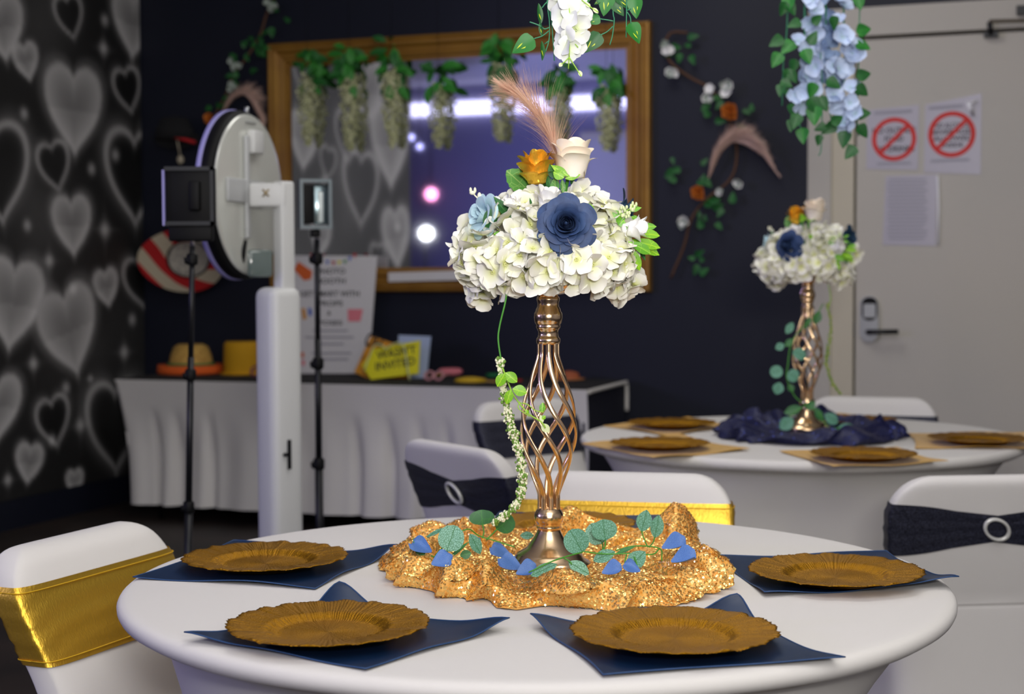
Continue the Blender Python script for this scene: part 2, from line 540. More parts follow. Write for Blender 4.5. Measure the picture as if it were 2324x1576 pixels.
setp(obj('wall_right', room_box(9.0, 9.2, -0.2, FAR_B + 0.2, 0, CEIL), GREY_WALL, smooth=False), kind='structure')


# mural: airbrushed hearts printed on a wallpaper panel (a colour per vertex of the panel)
def mural():
    z_lo = room_ab(at_plane(160, 1106, rm(0, 0), AX))[2]
    z_hi = CEIL
    nb, nz = 330, 210
    bb = np.linspace(0.012, LEFT_B - 0.01, nb); zz = np.linspace(z_lo, z_hi, nz)
    B, Z = np.meshgrid(bb, zz)
    rs = np.random.RandomState(3)
    G = np.full(B.shape, 0.012)
    for _ in range(46):
        cb, cz = rs.uniform(0, LEFT_B), rs.uniform(z_lo, z_hi); s = rs.uniform(.12, .3)
        G += 0.012 * np.exp(-((B - cb) ** 2 + (Z - cz) ** 2) / s ** 2)
    hearts, stars = [], []

    def direct(u, v):
        a, b, z = room_ab(at_plane(u, v, rm(0, 0), AX)); return b, z, at_plane(u, v, rm(0, 0), AX).y

    def mirrored(u, v):
        p = on_wall(u, v, 0.02); d = (p - CAM)
        d2 = d - BX * (2 * d.dot(BX))
        t = (rm(0, 0) - p).dot(AX) / d2.dot(AX)
        q = p + d2 * t; a, b, z = room_ab(q)
        return b, z, p.y * (1 + t)
    # u, v, picture height, tilt, filled
    D = [(168, 250, 195, 0, 1), (60, 140, 84, 14, 1), (158, 38, 92, 16, 0), (290, 205, 94, 14, 0), (4, 60, 150, 10, 1), (302, 55, 150, -4, 1),
         (124, 378, 104, 14, 0), (-6, 392, 210, 8, 0), (306, 402, 200, 0, 0), (164, 512, 135, 4, 1), (28, 690, 205, -8, 1), (158, 752, 200, 14, 1),
         (242, 654, 86, 10, 1), (318, 640, 110, 12, 0), (122, 958, 108, 10, 0), (262, 968, 195, 0, 0), (-4, 925, 150, -4, 1), (66, 1052, 92, -10, 1), (170, 1096, 60, 0, 1)]
    R = [(820, 428, 160, 2, 0), (886, 330, 190, -2, 1), (745, 370, 70, 8, 0), (690, 320, 130, 4, 1), (836, 205, 150, 8, 1), (692, 165, 100, 0, 0),
         (900, 540, 140, -6, 1), (728, 540, 90, 10, 1), (858, 590, 70, 0, 0), (790, 310, 110, 0, 0)]
    for L_, fn in ((D, direct), (R, mirrored)):
        for u, v, h, tilt, fill in L_:
            b, z, Y = fn(u, v); hearts.append((b, z, h * Y / F_PX, math.radians(tilt), fill))
    for u, v, s in ((235, 110, 60), (238, 522, 70), (112, 592, 60), (76, 826, 60), (282, 800, 60), (182, 966, 60), (205, 860, 30), (18, 1090, 50)):
        b, z, Y = direct(u, v); stars.append((b, z, s * Y / F_PX, 1))
    for u, v in ((238, 46), (55, 258), (62, 512), (262, 352), (208, 384), (150, 880), (118, 1000), (300, 726), (166, 655)):
        b, z, Y = direct(u, v); stars.append((b, z, 16 * Y / F_PX, 0))
    for b, z, s, k in ((2.4, 2.0, .2, 1), (3.1, 1.2, .2, 1), (3.7, 1.7, .18, 1), (3.4, 0.9, .15, 1)):
        stars.append((b, z, s, k))
    hearts += [(1.65, 0.95, .45, .2, 1), (1.6, 2.9, .5, 0, 1), (3.6, 2.9, .4, .1, 1), (2.3, 0.75, .4, 0, 0), (3.2, 0.8, .35, .1, 1)]
    for b, z, h, tilt, fill in hearts:
        # x grows towards the corner side seen from the room
        x = (B - b) / (h * 0.54); y = (Z - z) / (h * 0.5)
        x, y = x * math.cos(tilt) - y * math.sin(tilt), x * math.sin(tilt) + y * math.cos(tilt)
        x = x * 0.98; y = y * 0.98 + 0.02
        g = np.sqrt(x ** 2 + (1.12 * y + 0.22 - 0.72 * np.sqrt(np.abs(x) + 1e-4)) ** 2)
        if fill:
            mask = np.clip((1.05 - g) / 0.13, 0, 1)
            val = 0.15 + 0.21 * np.clip(g, 0, 1) ** 2.0 + 0.05 * (y < 0)
            G = G * (1 - mask) + val * mask
            G += 0.06 * np.exp(-((g - 1.05) / 0.16) ** 2) * (g > 1.0)
        else:
            ins = g < 1
            G = np.where(ins, G * 0.55, G)
            G += 0.22 * np.exp(-((g - 0.99) / 0.085) ** 2) + 0.045 * np.exp(-((g - 1.05) / 0.25) ** 2)
    for b, z, s, k in stars:
        x = (B - b) / s; y = (Z - z) / s; r = np.sqrt(x * x + y * y)
        if k:
            G += 0.20 * np.exp(-(r / 0.22) ** 2) + 0.12 * np.exp(-np.abs(x * y) * 40 - r * 2.6)
        else:
            G += 0.26 * np.exp(-(r / 0.7) ** 2)
    G = np.clip(0.012 + (G - 0.012) * 1.55, 0, 0.7)
    V = [rm(0.0, b, z) for b, z in zip(B.ravel(), Z.ravel())]
    idx = np.arange(nb * nz).reshape(nz, nb)
    Fc = np.stack([idx[:-1, :-1], idx[:-1, 1:], idx[1:, 1:], idx[1:, :-1]], -1).reshape(-1, 4)
    m = mat('heart_wallpaper', (0.1, 0.1, 0.1, 1), 0.6)
    nt = m.node_tree; at = nt.nodes.new('ShaderNodeAttribute'); at.attribute_name = 'print'
    nt.links.new(at.outputs['Color'], nt.nodes['Principled BSDF'].inputs['Base Color'])
    o = obj('heart_mural', (V, Fc.tolist()), m)
    col = o.data.color_attributes.new('print', 'FLOAT_COLOR', 'POINT')
    g = G.ravel(); rgba = np.stack([g * 1.02, g, g * 0.985, np.ones_like(g)], 1)
    col.data.foreach_set('color', rgba.ravel().astype(np.float32))
    setp(o, 'black wallpaper mural with soft airbrushed grey hearts covering the side wall', 'mural')


mural()

# ------------------------------------------------------------------ far side of the room, seen only in the mirror
led = setp(obj('led_cove', room_box(-4.4, 8.6, FAR_B - 0.10, FAR_B - 0.04, 3.36, 3.54), LED_STRIP, smooth=False),
           'violet white light strip along the top of the far wall, seen in the mirror', 'light strip')


def bounce(u, v, b_stop):
    """where the sight line through the mirror reaches distance b_stop from the mirror wall"""
    p = on_wall(u, v, 0.02); d = (p - CAM); d2 = d - BX * (2 * d.dot(BX))
    return p + d2 * ((b_stop - 0.02) / d2.dot(BX))


pL = bounce(968, 530, 9.6)
st = root('stage_lamp', (pL.x, pL.y, 0), 'bright white stage lamp on a stand, reflected in the gold framed mirror', 'lamp')
obj('housing', xf(lathe([(0.05, 0), (0.085, 0.02), (0.09, 0.16), (0.06, 0.2)], 20), Matrix.Translation((0, 0, pL.z)) @ (BX * -1).to_track_quat('Z', 'Y').to_matrix().to_4x4() @ Matrix.Translation((0, 0, -0.21))), BLACK_METAL, st)
obj('bulb', ball(0.055, 14, 10, (0, 0, pL.z)), BULB, st)
obj('pole', tube([(0, 0.02, 0.0), (0, 0.02, pL.z - 0.08)], 0.016, 8), BLACK_METAL, st)
obj('foot', lathe([(0.2, 0), (0.2, 0.02), (0.03, 0.05)], 20), BLACK_METAL, st)
for nm, (u, v), m, r, lab in (('pink_lamp', (979, 441), PINK_LED, 0.085, 'round pink party lamp above the white lamp in the mirror'),
                              ('violet_lamp', (934, 312), VIOLET_LED, 0.035, 'small violet lamp highest beside the mural edge in the mirror'),
                              ('violet_lamp', (953, 333), VIOLET_LED, 0.035, 'small pale violet lamp lowest of the two beside the mural edge')):
    p = bounce(u, v, 10.5)
    r0 = root(nm, (p.x, p.y, 0), lab, 'lamp')
    obj('bulb', ball(r, 12, 8, (0, 0, p.z)), m, r0)
    obj('hanging_rod', tube([(0, 0, p.z + r), (0, 0, CEIL)], 0.008, 6), BLACK_METAL, r0)
pg = bounce(1335, 500, FAR_B); a_g = room_ab(pg)[0]
d2 = root('door_2', rm(a_g, FAR_B - 0.02, 0), None, None); setp(d2, kind='structure')
wpart(d2, 'door_leaf', room_box(a_g, a_g + 1.6, FAR_B - 0.06, FAR_B - 0.01, 0.0, 3.0), GREY_WALL, False)
wpart(d2, 'door_frame', merge(room_box(a_g - .08, a_g, FAR_B - 0.08, FAR_B - 0.01, 0, 3.08), room_box(a_g + 1.6, a_g + 1.68, FAR_B - 0.08, FAR_B - 0.01, 0, 3.08), room_box(a_g, a_g + 1.6, FAR_B - 0.08, FAR_B - 0.01, 3.0, 3.08)), DOOR_TRIM, False)

# ------------------------------------------------------------------ mirror in the gold frame
tl, tr, br, bl = [room_ab(on_wall(u, v, 0.03)) for u, v in ((610, 96), (1476, 52), (1479, 662), (616, 664))]
MA0 = (tl[0] + bl[0]) / 2; MA1 = (tr[0] + br[0]) / 2; MZ1 = (tl[2] + tr[2]) / 2; MZ0 = (br[2] + bl[2]) / 2
fw = 0.135
mr = root('wall_mirror', rm((MA0 + MA1) / 2, 0, MZ0), 'large mirror in a wide gilded wooden frame on the dark wall', 'mirror')
prof = [(0.0, 0.028), (0.018, 0.030), (0.024, 0.046), (0.040, 0.050), (0.048, 0.034), (0.072, 0.040), (0.090, 0.060), (0.104, 0.060), (0.110, 0.052), (0.118, 0.060), (0.128, 0.058), (0.135, 0.040), (0.135, 0.002)]


def frame_side(k):
    V = []
    for o, d in prof:
        o = fw - o          # distance in from the outer edge
        if k == 0: e = ((MA0 + o, MZ0 + o), (MA1 - o, MZ0 + o))
        if k == 1: e = ((MA1 - o, MZ0 + o), (MA1 - o, MZ1 - o))
        if k == 2: e = ((MA1 - o, MZ1 - o), (MA0 + o, MZ1 - o))
        if k == 3: e = ((MA0 + o, MZ1 - o), (MA0 + o, MZ0 + o))
        V += [rm(e[0][0], d, e[0][1]), rm(e[1][0], d, e[1][1])]
    n = len(prof)
    return V, [(2 * i, 2 * i + 1, 2 * i + 3, 2 * i + 2) for i in range(n - 1)]


for k in range(4):
    wpart(mr, 'frame_rail' if k % 2 == 0 else 'frame_stile', frame_side(k), FRAME_GOLD, False)
wpart(mr, 'glass', room_box(MA0 + fw - .012, MA1 - fw + .012, 0.004, 0.022, MZ0 + fw - .012, MZ1 - fw + .012), MIRROR, False)
q = [on_wall(u, v, 0.062) for u, v in ((882, 619), (1120, 612), (1120, 634), (882, 640))]  # bright reflection at the mirror's foot, built as a white strip
setp(obj('reflection_strip', slab(q, BX, 0.004), PAPER, smooth=False), 'white strip for a bright reflection on the lower rail of the gold mirror frame', 'reflection strip')

# ------------------------------------------------------------------ door with its frame, lock, closer and notices
dr = root('door_1', rm(DOOR_A, 0, 0), None, None); setp(dr, kind='structure')
a_st = room_ab(on_wall(1886, 700))[0]; a_lf = room_ab(on_wall(1939, 700))[0]
z_head = room_ab(on_wall(1960, 88))[2]
wpart(dr, 'door_jamb', room_box(DOOR_A, a_st, -0.12, 0.018, 0, DOOR_TOP), DOOR_PAINT, False)
wpart(dr, 'door_stop', room_box(a_st, a_lf - 0.006, -0.12, 0.006, 0, DOOR_TOP - 0.01), DOOR_TRIM, False)
wpart(dr, 'door_head', room_box(a_st, DOOR_A2, -0.12, 0.018, z_head + 0.012, DOOR_TOP), DOOR_PAINT, False)
wpart(dr, 'door_gap', room_box(a_lf - 0.012, DOOR_A2, -0.14, -0.10, 0, z_head + 0.02), BRONZE, False)
wpart(dr, 'door_leaf', room_box(a_lf + 0.004, DOOR_A2 - 0.02, -0.075, -0.012, 0.01, z_head - 0.004), DOOR_PAINT, False)
wpart(dr, 'latch_plate', slab([on_wall(u, v, -0.008) for u, v in ((1932, 730), (1939, 730), (1939, 764), (1932, 764))], BX, 0.004), BLACK_METAL, False)


def wall_rounded(u0, v0, u1, v1, off, t, rad=0.5, n=8):
    """rounded plate on the wall between two picture corners"""
    p0 = room_ab(on_wall(u0, v0, off)); p1 = room_ab(on_wall(u1, v1, off))
    w = abs(p1[0] - p0[0]); h = abs(p0[2] - p1[2]); r = min(w, h) * rad
    ca = (p0[0] + p1[0]) / 2; cz = (p0[2] + p1[2]) / 2; P = []
    for sx, sz, a0 in ((1, 1, 0), (-1, 1, 90), (-1, -1, 180), (1, -1, 270)):
        for i in range(n + 1):
            a = math.radians(a0 + 90 * i / n)
            P.append(rm(ca + sx * (w / 2 - r) + r * math.cos(a), off, cz + sz * (h / 2 - r) + r * math.sin(a)))
    return slab(P, BX, t)


lk = root('door_lock', on_wall(1973, 725, -0.012), 'silver keypad lock with a black lever handle on the pale door', 'lock')
wpart(lk, 'lock_plate', wall_rounded(1953, 672, 1994, 776, -0.012, 0.022, 0.48), SILVER, False)
wpart(lk, 'keypad_top', wall_rounded(1956, 675, 1991, 728, 0.010, 0.004, 0.45), BLACK_PLASTIC, False)
wpart(lk, 'keypad_label', wall_rounded(1960, 690, 1987, 721, 0.014, 0.002, 0.1), BOOTH_GREY, False)
lv = [on_wall(u, v, 0.05) for u, v in ((1966, 754), (2039, 753))]
wpart(lk, 'lever', tube([on_wall(1972, 754, 0.01), on_wall(1970, 754, 0.045), lv[0] + (lv[1] - lv[0]) * 0.1, lv[1]], [0.014, 0.013, 0.013, 0.012], 10), BLACK_METAL)

cl = root('door_closer', on_wall(2290, 60, 0.0), 'bronze door closer arm bracket at the top of the pale door', 'door closer')
wpart(cl, 'arm', tube([on_wall(2246, 56, 0.05), on_wall(2246, 48, 0.05), on_wall(2330, 46, 0.06), on_wall(2400, 44, 0.06)], 0.008, 8), BRONZE)
wpart(cl, 'pivot', tube([on_wall(2246, 50, 0.05), on_wall(2249, 78, 0.03)], 0.013, 8), BLACK_METAL)
wpart(cl, 'bracket', slab([on_wall(u, v, -0.011) for u, v in ((2234, 74), (2266, 73), (2266, 86), (2234, 87))], BX, 0.04), BLACK_METAL, False)
wpart(cl, 'body', slab([on_wall(u, v, 0.018) for u, v in ((2308, 16), (2400, 12), (2400, 34), (2308, 36))], BX, 0.05), BLACK_METAL, False)


def on_leaf(p, dx=0, dz=0, off=0):
    return p + AX * dx + BX * off + Vector((0, 0, dz))


WALLROT = Matrix(((AX.x, 0, BX.x, 0), (AX.y, 0, BX.y, 0), (AX.z, 1, BX.z, 0), (0, 0, 0, 1)))


def wall_text(rt, name, s, u, v, off, hpx, m, wpx=None, tilt=0.0):
    """flat lettering on the wall plane, cap height hpx picture pixels"""
    p = on_wall(u, v, off); k = p.y / F_PX
    vf = text_vf(s, 1.0, 0.0)
    xs = [q.x for q in vf[0]]; ys = [q.y for q in vf[0]]
    w = max(xs) - min(xs); h = max(ys) - min(ys)
    sy = hpx * k / h; sx = (wpx * k / math.cos(TH) * 0.97 / w) if wpx else sy
    cx, cy = (max(xs) + min(xs)) / 2, (max(ys) + min(ys)) / 2
    V = [p + (WALLROT @ Vector(((q.x - cx) * sx, (q.y - cy) * sy + (q.x - cx) * sx * tilt, 0.0))) for q in vf[0]]
    wpart(rt, name, (V, vf[1]), m, False)


def wall_bar(u0, v0, u1, v1, off, m, rt, name, hpx):
    a = on_wall(u0, v0, off); b = on_wall(u1, v1, off); k = a.y / F_PX * hpx / 2
    Z = Vector((0, 0, k)); return wpart(rt, name, slab([a - Z, b - Z, b + Z, a + Z], BX, 0.0008), m, False)


def no_sign(corners, c, r_px, lines, label, heads, foot):
    q = [on_wall(u, v, -0.0105) for u, v in corners]
    rt = root('door_notice', q[3], label, 'sign')
    wpart(rt, 'sheet', slab(q, BX, 0.002), PAPER_DOOR, False)
    p = on_wall(c[0], c[1], -0.007); k = p.y / F_PX; R = r_px * k
    ring = []; n = 48
    V = []
    for rr in (R * 0.80, R):
        for i in range(n):
            a = 2 * PI * i / n; V.append(p + AX * (rr * math.cos(a)) + Vector((0, 0, rr * math.sin(a))))
    wpart(rt, 'red_ring', (V, [(i, (i + 1) % n, n + (i + 1) % n, n + i) for i in range(n)]), SIGN_RED, False)
    d = R * 0.9 * math.sqrt(0.5); w = R * 0.09
    A_, B_ = p + AX * -d + Vector((0, 0, -d)) + BX * .0006, p + AX * d + Vector((0, 0, d)) + BX * .0006
    nrm = (AX * -1 + Vector((0, 0, 1))).normalized() * w
    wpart(rt, 'red_bar', ([A_ - nrm, B_ - nrm, B_ + nrm, A_ + nrm], [(0, 1, 2, 3)]), SIGN_RED, False)
    for s, du, dv, h, w_ in lines:
        wall_text(rt, 'lettering', s, c[0] + du, c[1] + dv, -0.0078, h, INK, w_)
    for u0, v0, u1, v1, h in heads + foot:
        wall_bar(u0, v0, u1, v1, -0.008, LIGHT_INK, rt, 'print_line', h)
    return rt


s1 = no_sign([(1966, 384), (2083, 386), (2086, 238), (1968, 250)][::1], (2029, 316), 49,
             [('NO OUTSIDE', 0, -20, 13, 92), ('FOOD', 0, -1, 13, 40), ('OR DRINKS', 2, 22, 13, 84)],
             'laminated notice with a red no symbol, nearer the door edge', [(1984, 257, 2070, 252, 8)], [(1990, 372, 2068, 370, 6)])
s2 = no_sign([(2097, 392), (2226, 396), (2228, 212), (2100, 238)], (2160, 305), 52,
             [('NO ALCOHOL', 2, -21, 11, 74), ('BEVERAGES', 2, -6, 11, 94), ('ALLOWED', 2, 9, 11, 82), ('INSIDE', 2, 24, 10, 44)],
             'laminated notice with a red no symbol, farther from the door edge', [(2108, 246, 2186, 240, 8)], [(2112, 366, 2200, 362, 6)])
wpart(s2, 'tape_curl', tube([on_wall(2195, 230, 0.0), on_wall(2200, 245, 0.012), on_wall(2208, 262, 0.006), on_wall(2200, 235, 0.015), on_wall(2216, 228, 0.004)], 0.008, 6), PLASTIC_EDGE)
rt = root('door_page', on_wall(2070, 556, -0.0105), 'sheet of small grey print in a plastic sleeve below the red notices', 'notice')
wpart(rt, 'sheet', slab([on_wall(u, v, -0.0105) for u, v in ((2003, 556), (2124, 558), (2126, 396), (2010, 400))], BX, 0.002), PAPER_DOOR, False)
for i in range(17):
    v = 408 + i * 8.4
    wall_bar(2014 + (0 if i % 4 else 3), v, 2106 - rnd.uniform(0, 14), v - 0.6, -0.008, LIGHT_INK, rt, 'print_line', 4)
wpart(rt, 'sleeve_edge', tube([on_wall(2128, 398, -0.004), on_wall(2130, 476, 0.0), on_wall(2129, 556, -0.004)], 0.006, 8), PLASTIC_EDGE)


# ------------------------------------------------------------------ shared plant meshes
def quick_blossom(r, n=5, seed=0, cup=0.25, wide=1.05):
    rr = random.Random(seed); parts = []
    for i in range(n):
        p = petal_vf(r, r * wide, cup * rr.uniform(.6, 1.5), 0.05, seed * 9 + i, 5, 4)
        parts.append(xf(p, Matrix.Rotation(2 * PI * i / n + rr.uniform(-.15, .15), 4, 'Z') @ Matrix.Rotation(rr.uniform(-.1, .35), 4, 'X')))
    return merge(*parts)


WALL_LEAF = make_mesh('leaf', leaf_vf(0.085, 0.06, 'heart'), WIST_LEAF)
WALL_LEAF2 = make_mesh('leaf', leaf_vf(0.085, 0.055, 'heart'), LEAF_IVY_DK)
WALL_FLOWER = make_mesh('flower', quick_blossom(0.055, 6, 3, 0.5), ROSE_WHITE)
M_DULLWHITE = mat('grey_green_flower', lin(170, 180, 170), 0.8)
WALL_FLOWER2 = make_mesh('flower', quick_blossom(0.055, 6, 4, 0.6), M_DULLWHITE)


def wall_thing_leaf(rt, me, name, u, v, ang, size, off, face=None):
    p = on_wall(u, v, off) - rt.location
    d = AX * math.cos(math.radians(ang)) + Vector((0, 0, math.sin(math.radians(ang)))) + BX * rnd.uniform(-.1, .3)
    link(name, me, rt, frame(p, d, BX + Vector((rnd.uniform(-.4, .4), 0, rnd.uniform(-.4, .4))), size))


def plume_vf(path, n, length, spread, seed, w0=0.0012, start=0.0, stop=1.0, droop=0.0, perp=None):
    """fine hairs leaving a curved stem, as thin tapered three sided strands"""
    r = random.Random(seed); P = spline(path, 8); V, Fc = [], []
    m = len(P)
    for i in range(n):
        t = start + (stop - start) * (i + r.random()) / n
        k = min(m - 2, int(t * (m - 1))); fr = t * (m - 1) - k
        p = P[k].lerp(P[k + 1], fr); d = (P[k + 1] - P[k]).normalized()
        rv = Vector((r.gauss(0, 1), r.gauss(0, 1), r.gauss(0, 1))); rv -= d * rv.dot(d)
        if rv.length < 1e-3: continue
        rv.normalize()
        L = length * r.uniform(.55, 1.1) * max(.22, math.sin(PI * min(1, max(0, t) ** .7 * .98)))
        sp = spread * r.uniform(.3, 1.1)
        side = d.cross(rv).normalized()
        pts = [p + d * (L * s) + rv * (sp * s * (0.6 + .4 * s) * L) + Vector((0, 0, -droop * L * s * s)) for s in (0, .35, .7, 1.0)]
        b = len(V)
        for j, q in enumerate(pts):
            w = w0 * (1 - 0.75 * j / 3)
            V += [q + side * w, q - side * w]
        for j in range(3):
            Fc.append((b + 2 * j, b + 2 * j + 1, b + 2 * j + 3, b + 2 * j + 2))
    return V, Fc


# ------------------------------------------------------------------ twig wreath garlands on the dark wall
def wall_garland(label, twigs, whites, oranges, greens, plumes, dull=False):
    rt = root('wall_garland', on_wall(*twigs[0][0], 0.0), label, 'garland')
    for t in twigs:
        wpart(rt, 'twig', tube(spline([on_wall(u, v, 0.05) for u, v in t], 5), 0.007, 5), TWIG)
    for u, v, s in whites:
        for k in range(3):
            wall_thing_leaf(rt, WALL_FLOWER2 if dull or k == 1 else WALL_FLOWER, 'white_flower', u + rnd.uniform(-10, 10), v + rnd.uniform(-14, 14), rnd.uniform(0, 360), s * .55, 0.075)
    for u, v, r in oranges:
        p = on_wall(u, v, 0.09) - rt.location
        o = link('orange_flower', bpy.data.meshes.get('orange_flower') or make_mesh('orange_flower', merge(*[xf(quick_blossom(0.05 - .011 * k, 7, 11 + k, .5 + .3 * k), Matrix.Translation((0, 0, .006 * k)) @ Matrix.Rotation(k, 4, 'Z')) for k in range(4)]), M_HAT_OR_DIM), rt, frame(p, AX, BX, r / 20))
    for u, v, n in greens:
        for k in range(n):
            wall_thing_leaf(rt, WALL_LEAF2 if k % 2 else WALL_LEAF, 'leaf', u + rnd.uniform(-24, 24), v + rnd.uniform(-28, 28), rnd.uniform(0, 360), rnd.uniform(.45, .75), 0.06)
    for i, path in enumerate(plumes):
        pp = [on_wall(u, v, o) for u, v, o in path]
        setp(wpart(rt, 'pampas_plume', plume_vf(pp, 1300, 0.13, 0.34, i + 5, 0.0018), PAMPAS_DK), kind='stuff')
    return rt


M_HAT_OR_DIM = mat('burnt_orange_petal', lin(206, 120, 40), 0.8)
wall_garland('twig garland with orange flowers and a curved pampas plume between mirror and door',
             [[(1560, 74), (1522, 75), (1509, 110), (1526, 146), (1570, 178), (1610, 200), (1640, 240), (1665, 300), (1672, 360), (1655, 410), (1600, 455), (1568, 500), (1552, 560), (1522, 632)]],
             [(1512, 110, .9), (1527, 158, .9), (1606, 212, .95), (1645, 205, 1.1), (1678, 420, .8), (1550, 505, .95), (1640, 445, .6)],
             [(1658, 254, 20), (1586, 438, 17)],
             [(1545, 105, 5), (1625, 250, 6), (1690, 270, 4), (1540, 385, 5), (1575, 395, 4), (1610, 480, 6), (1608, 530, 4), (1590, 600, 5), (1640, 460, 4), (1520, 140, 3)],
             [[(1606, 412, .05), (1625, 350, .09), (1662, 312, .12), (1715, 325, .12), (1752, 372, .10)],
              [(1610, 402, .05), (1632, 348, .08), (1668, 322, .10), (1725, 345, .10), (1765, 394, .08)]])
wall_garland('shadowy twig garland with pale leaves at the upper corner of the gold mirror',
             [[(630, -20), (606, 30), (590, 80), (560, 130), (530, 170), (515, 210), (490, 260), (478, 300)]],
             [(618, 18, .9), (532, 150, .8), (530, 190, .7)], [(478, 270, 15)],
             [(600, 90, 7), (575, 110, 6), (640, 35, 3), (550, 190, 4), (500, 240, 5), (535, 135, 4)],
             [[(500, 262, .05), (525, 225, .09), (555, 215, .1), (585, 250, .1), (598, 285, .08)]], dull=True)

# ------------------------------------------------------------------ wisteria bunches hung in front of the mirror
BUNCH_LEAF = make_mesh('leaf', leaf_vf(0.12, 0.055, 'oval', 7, 4, .3), WIST_LEAF)
BUNCH_LEAF2 = make_mesh('leaf', leaf_vf(0.12, 0.06, 'oval', 7, 4, .3), mat('bright_wisteria_leaf', lin(46, 128, 40), 0.6))


def raceme_vf(H, R, n, seed, r=0.014):
    rr = random.Random(seed); V, Fc = [], []
    pet = petal_vf(1.0, 1.0, .3, .05, 1, 3, 3)
    for i in range(n):
        t = (i + rr.random()) / n; a = rr.uniform(0, 2 * PI)
        rad = R * (math.sin(PI * (0.18 + 0.8 * t)) ** .7) * rr.uniform(.55, 1)
        p = Vector((rad * math.cos(a), rad * math.sin(a), -H * t))
        d = Vector((math.cos(a), math.sin(a), rr.uniform(-.9, .3)))
        for k in range(2):
            m = frame(p, Vector((rr.gauss(0, 1), rr.gauss(0, 1), rr.gauss(0, 1))), d, r * rr.uniform(.7, 1.5))
            b = len(V); V += [m @ Vector(q) for q in pet[0]]; Fc += [tuple(j + b for j in f) for f in pet[1]]
    return V, Fc


RACEMES = [make_mesh('flower_raceme', raceme_vf(0.40, 0.062, 300, 20 + k, .018), WIST_WHITE) for k in range(3)]
for i, (u, v0, v1, gh, lab) in enumerate([
        (697, 118, 326, 1.0, 'white wisteria bunch hanging before the mirror, first from the booth side of the frame'),
        (792, 110, 338, 1.1, 'white wisteria bunch hanging before the mirror, second from the booth side of the frame'),
        (888, 100, 332, 1.25, 'leafiest white wisteria bunch before the mirror, third from the booth side'),
        (994, 145, 332, .8, 'small white wisteria bunch before the mirror, fourth from the booth side of the frame'),
        (1132, 84, 318, 1.1, 'tall white wisteria bunch hanging before the mirror, just behind the plume tip'),
        (1262, 148, 322, .8, 'white wisteria bunch before the mirror, second from the door side of the frame'),
        (1376, 150, 338, .9, 'white wisteria bunch before the mirror, nearest the door side of the frame')]):
    off = 0.085
    p = on_wall(u, v0, off); pb = on_wall(u, v1, off)
    Hh = p.z - pb.z
    rt = root('hanging_wisteria', p, lab, 'flowers', 'wisteria bunches in front of the mirror')
    top = 0.26 * Hh
    m = Matrix.Translation((0, 0, -top)) @ Matrix.Diagonal((.86, 0.7, (Hh - top) / 0.40, 1))
    setp(link('flower_raceme', RACEMES[i % 3], rt, m), kind='stuff')
    for k in range(int(20 * gh)):
        a = rnd.uniform(0, 2 * PI); z = -rnd.uniform(-.04, .36) * Hh * gh
        d = Vector((math.cos(a), math.sin(a) * .6, rnd.uniform(-2.2, .6)))
        link('leaf', (BUNCH_LEAF, BUNCH_LEAF2)[k % 2], rt, frame((0.025 * math.cos(a), 0.02 * math.sin(a), z), d, (d.x * .3, -1, .5), rnd.uniform(.6, .95)))
    obj('wire', tube([(0, 0, -top - .02), (0, 0, CEIL - p.z - 0.001)], 0.0014, 5), BLACK_METAL, rt)

# ------------------------------------------------------------------ powder blue hanging garland by the door
BLUE_F = [make_mesh('blossom', quick_blossom(0.038, 4, 40 + k, .35, 1.25), BLOSSOM_BLUE) for k in range(3)]
BLUE_F2 = make_mesh('blossom', quick_blossom(0.036, 4, 49, .4, 1.2), BLOSSOM_BLUE2)
BLUE_LEAF = make_mesh('leaf', leaf_vf(0.056, 0.048, 'heart'), LEAF_IVY)
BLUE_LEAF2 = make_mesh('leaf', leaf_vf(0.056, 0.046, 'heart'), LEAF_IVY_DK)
YB = 4.75
bp = at_y(1880, -120, YB)
bg = root('hanging_blue_flowers', bp, 'powder blue silk wisteria with green ivy leaves hanging beside the pale door', 'flowers')


def bloc(u, v, dy=0.0):
    return at_y(u, v, YB + dy) - bp


strands = [([(1828, -120), (1826, 60), (1830, 150), (1822, 240)], 26, BLUE_F, 28, 0.0), ([(1872, -120), (1875, 60), (1878, 130), (1876, 190)], 20, [BLUE_F2], 18, .06),
           ([(1915, -120), (1915, 60), (1918, 160), (1912, 230), (1922, 290)], 32, BLUE_F, 29, 0.0)]
for path, n, ms, wpx, dy in strands:
    P = spline([bloc(u, v, dy + .02) for u, v in path], 8)
    obj('stem', tube(P, 0.003, 5), STEM_DK, bg)
    for i in range(n):
        t = (i + rnd.random()) / n; k = min(len(P) - 2, int(t * (len(P) - 1)))
        p = P[k].lerp(P[k + 1], t * (len(P) - 1) - k) + Vector((rnd.uniform(-1, 1) * wpx * YB / F_PX, rnd.uniform(-.05, .02), rnd.uniform(-.02, .02)))
        link('blossom', rnd.choice(ms), bg, frame(p, (rnd.gauss(0, 1), rnd.gauss(0, .3), rnd.gauss(0, 1)), (rnd.gauss(0, .45), -1, rnd.gauss(0.1, .6)), rnd.uniform(.65, 1.05)))
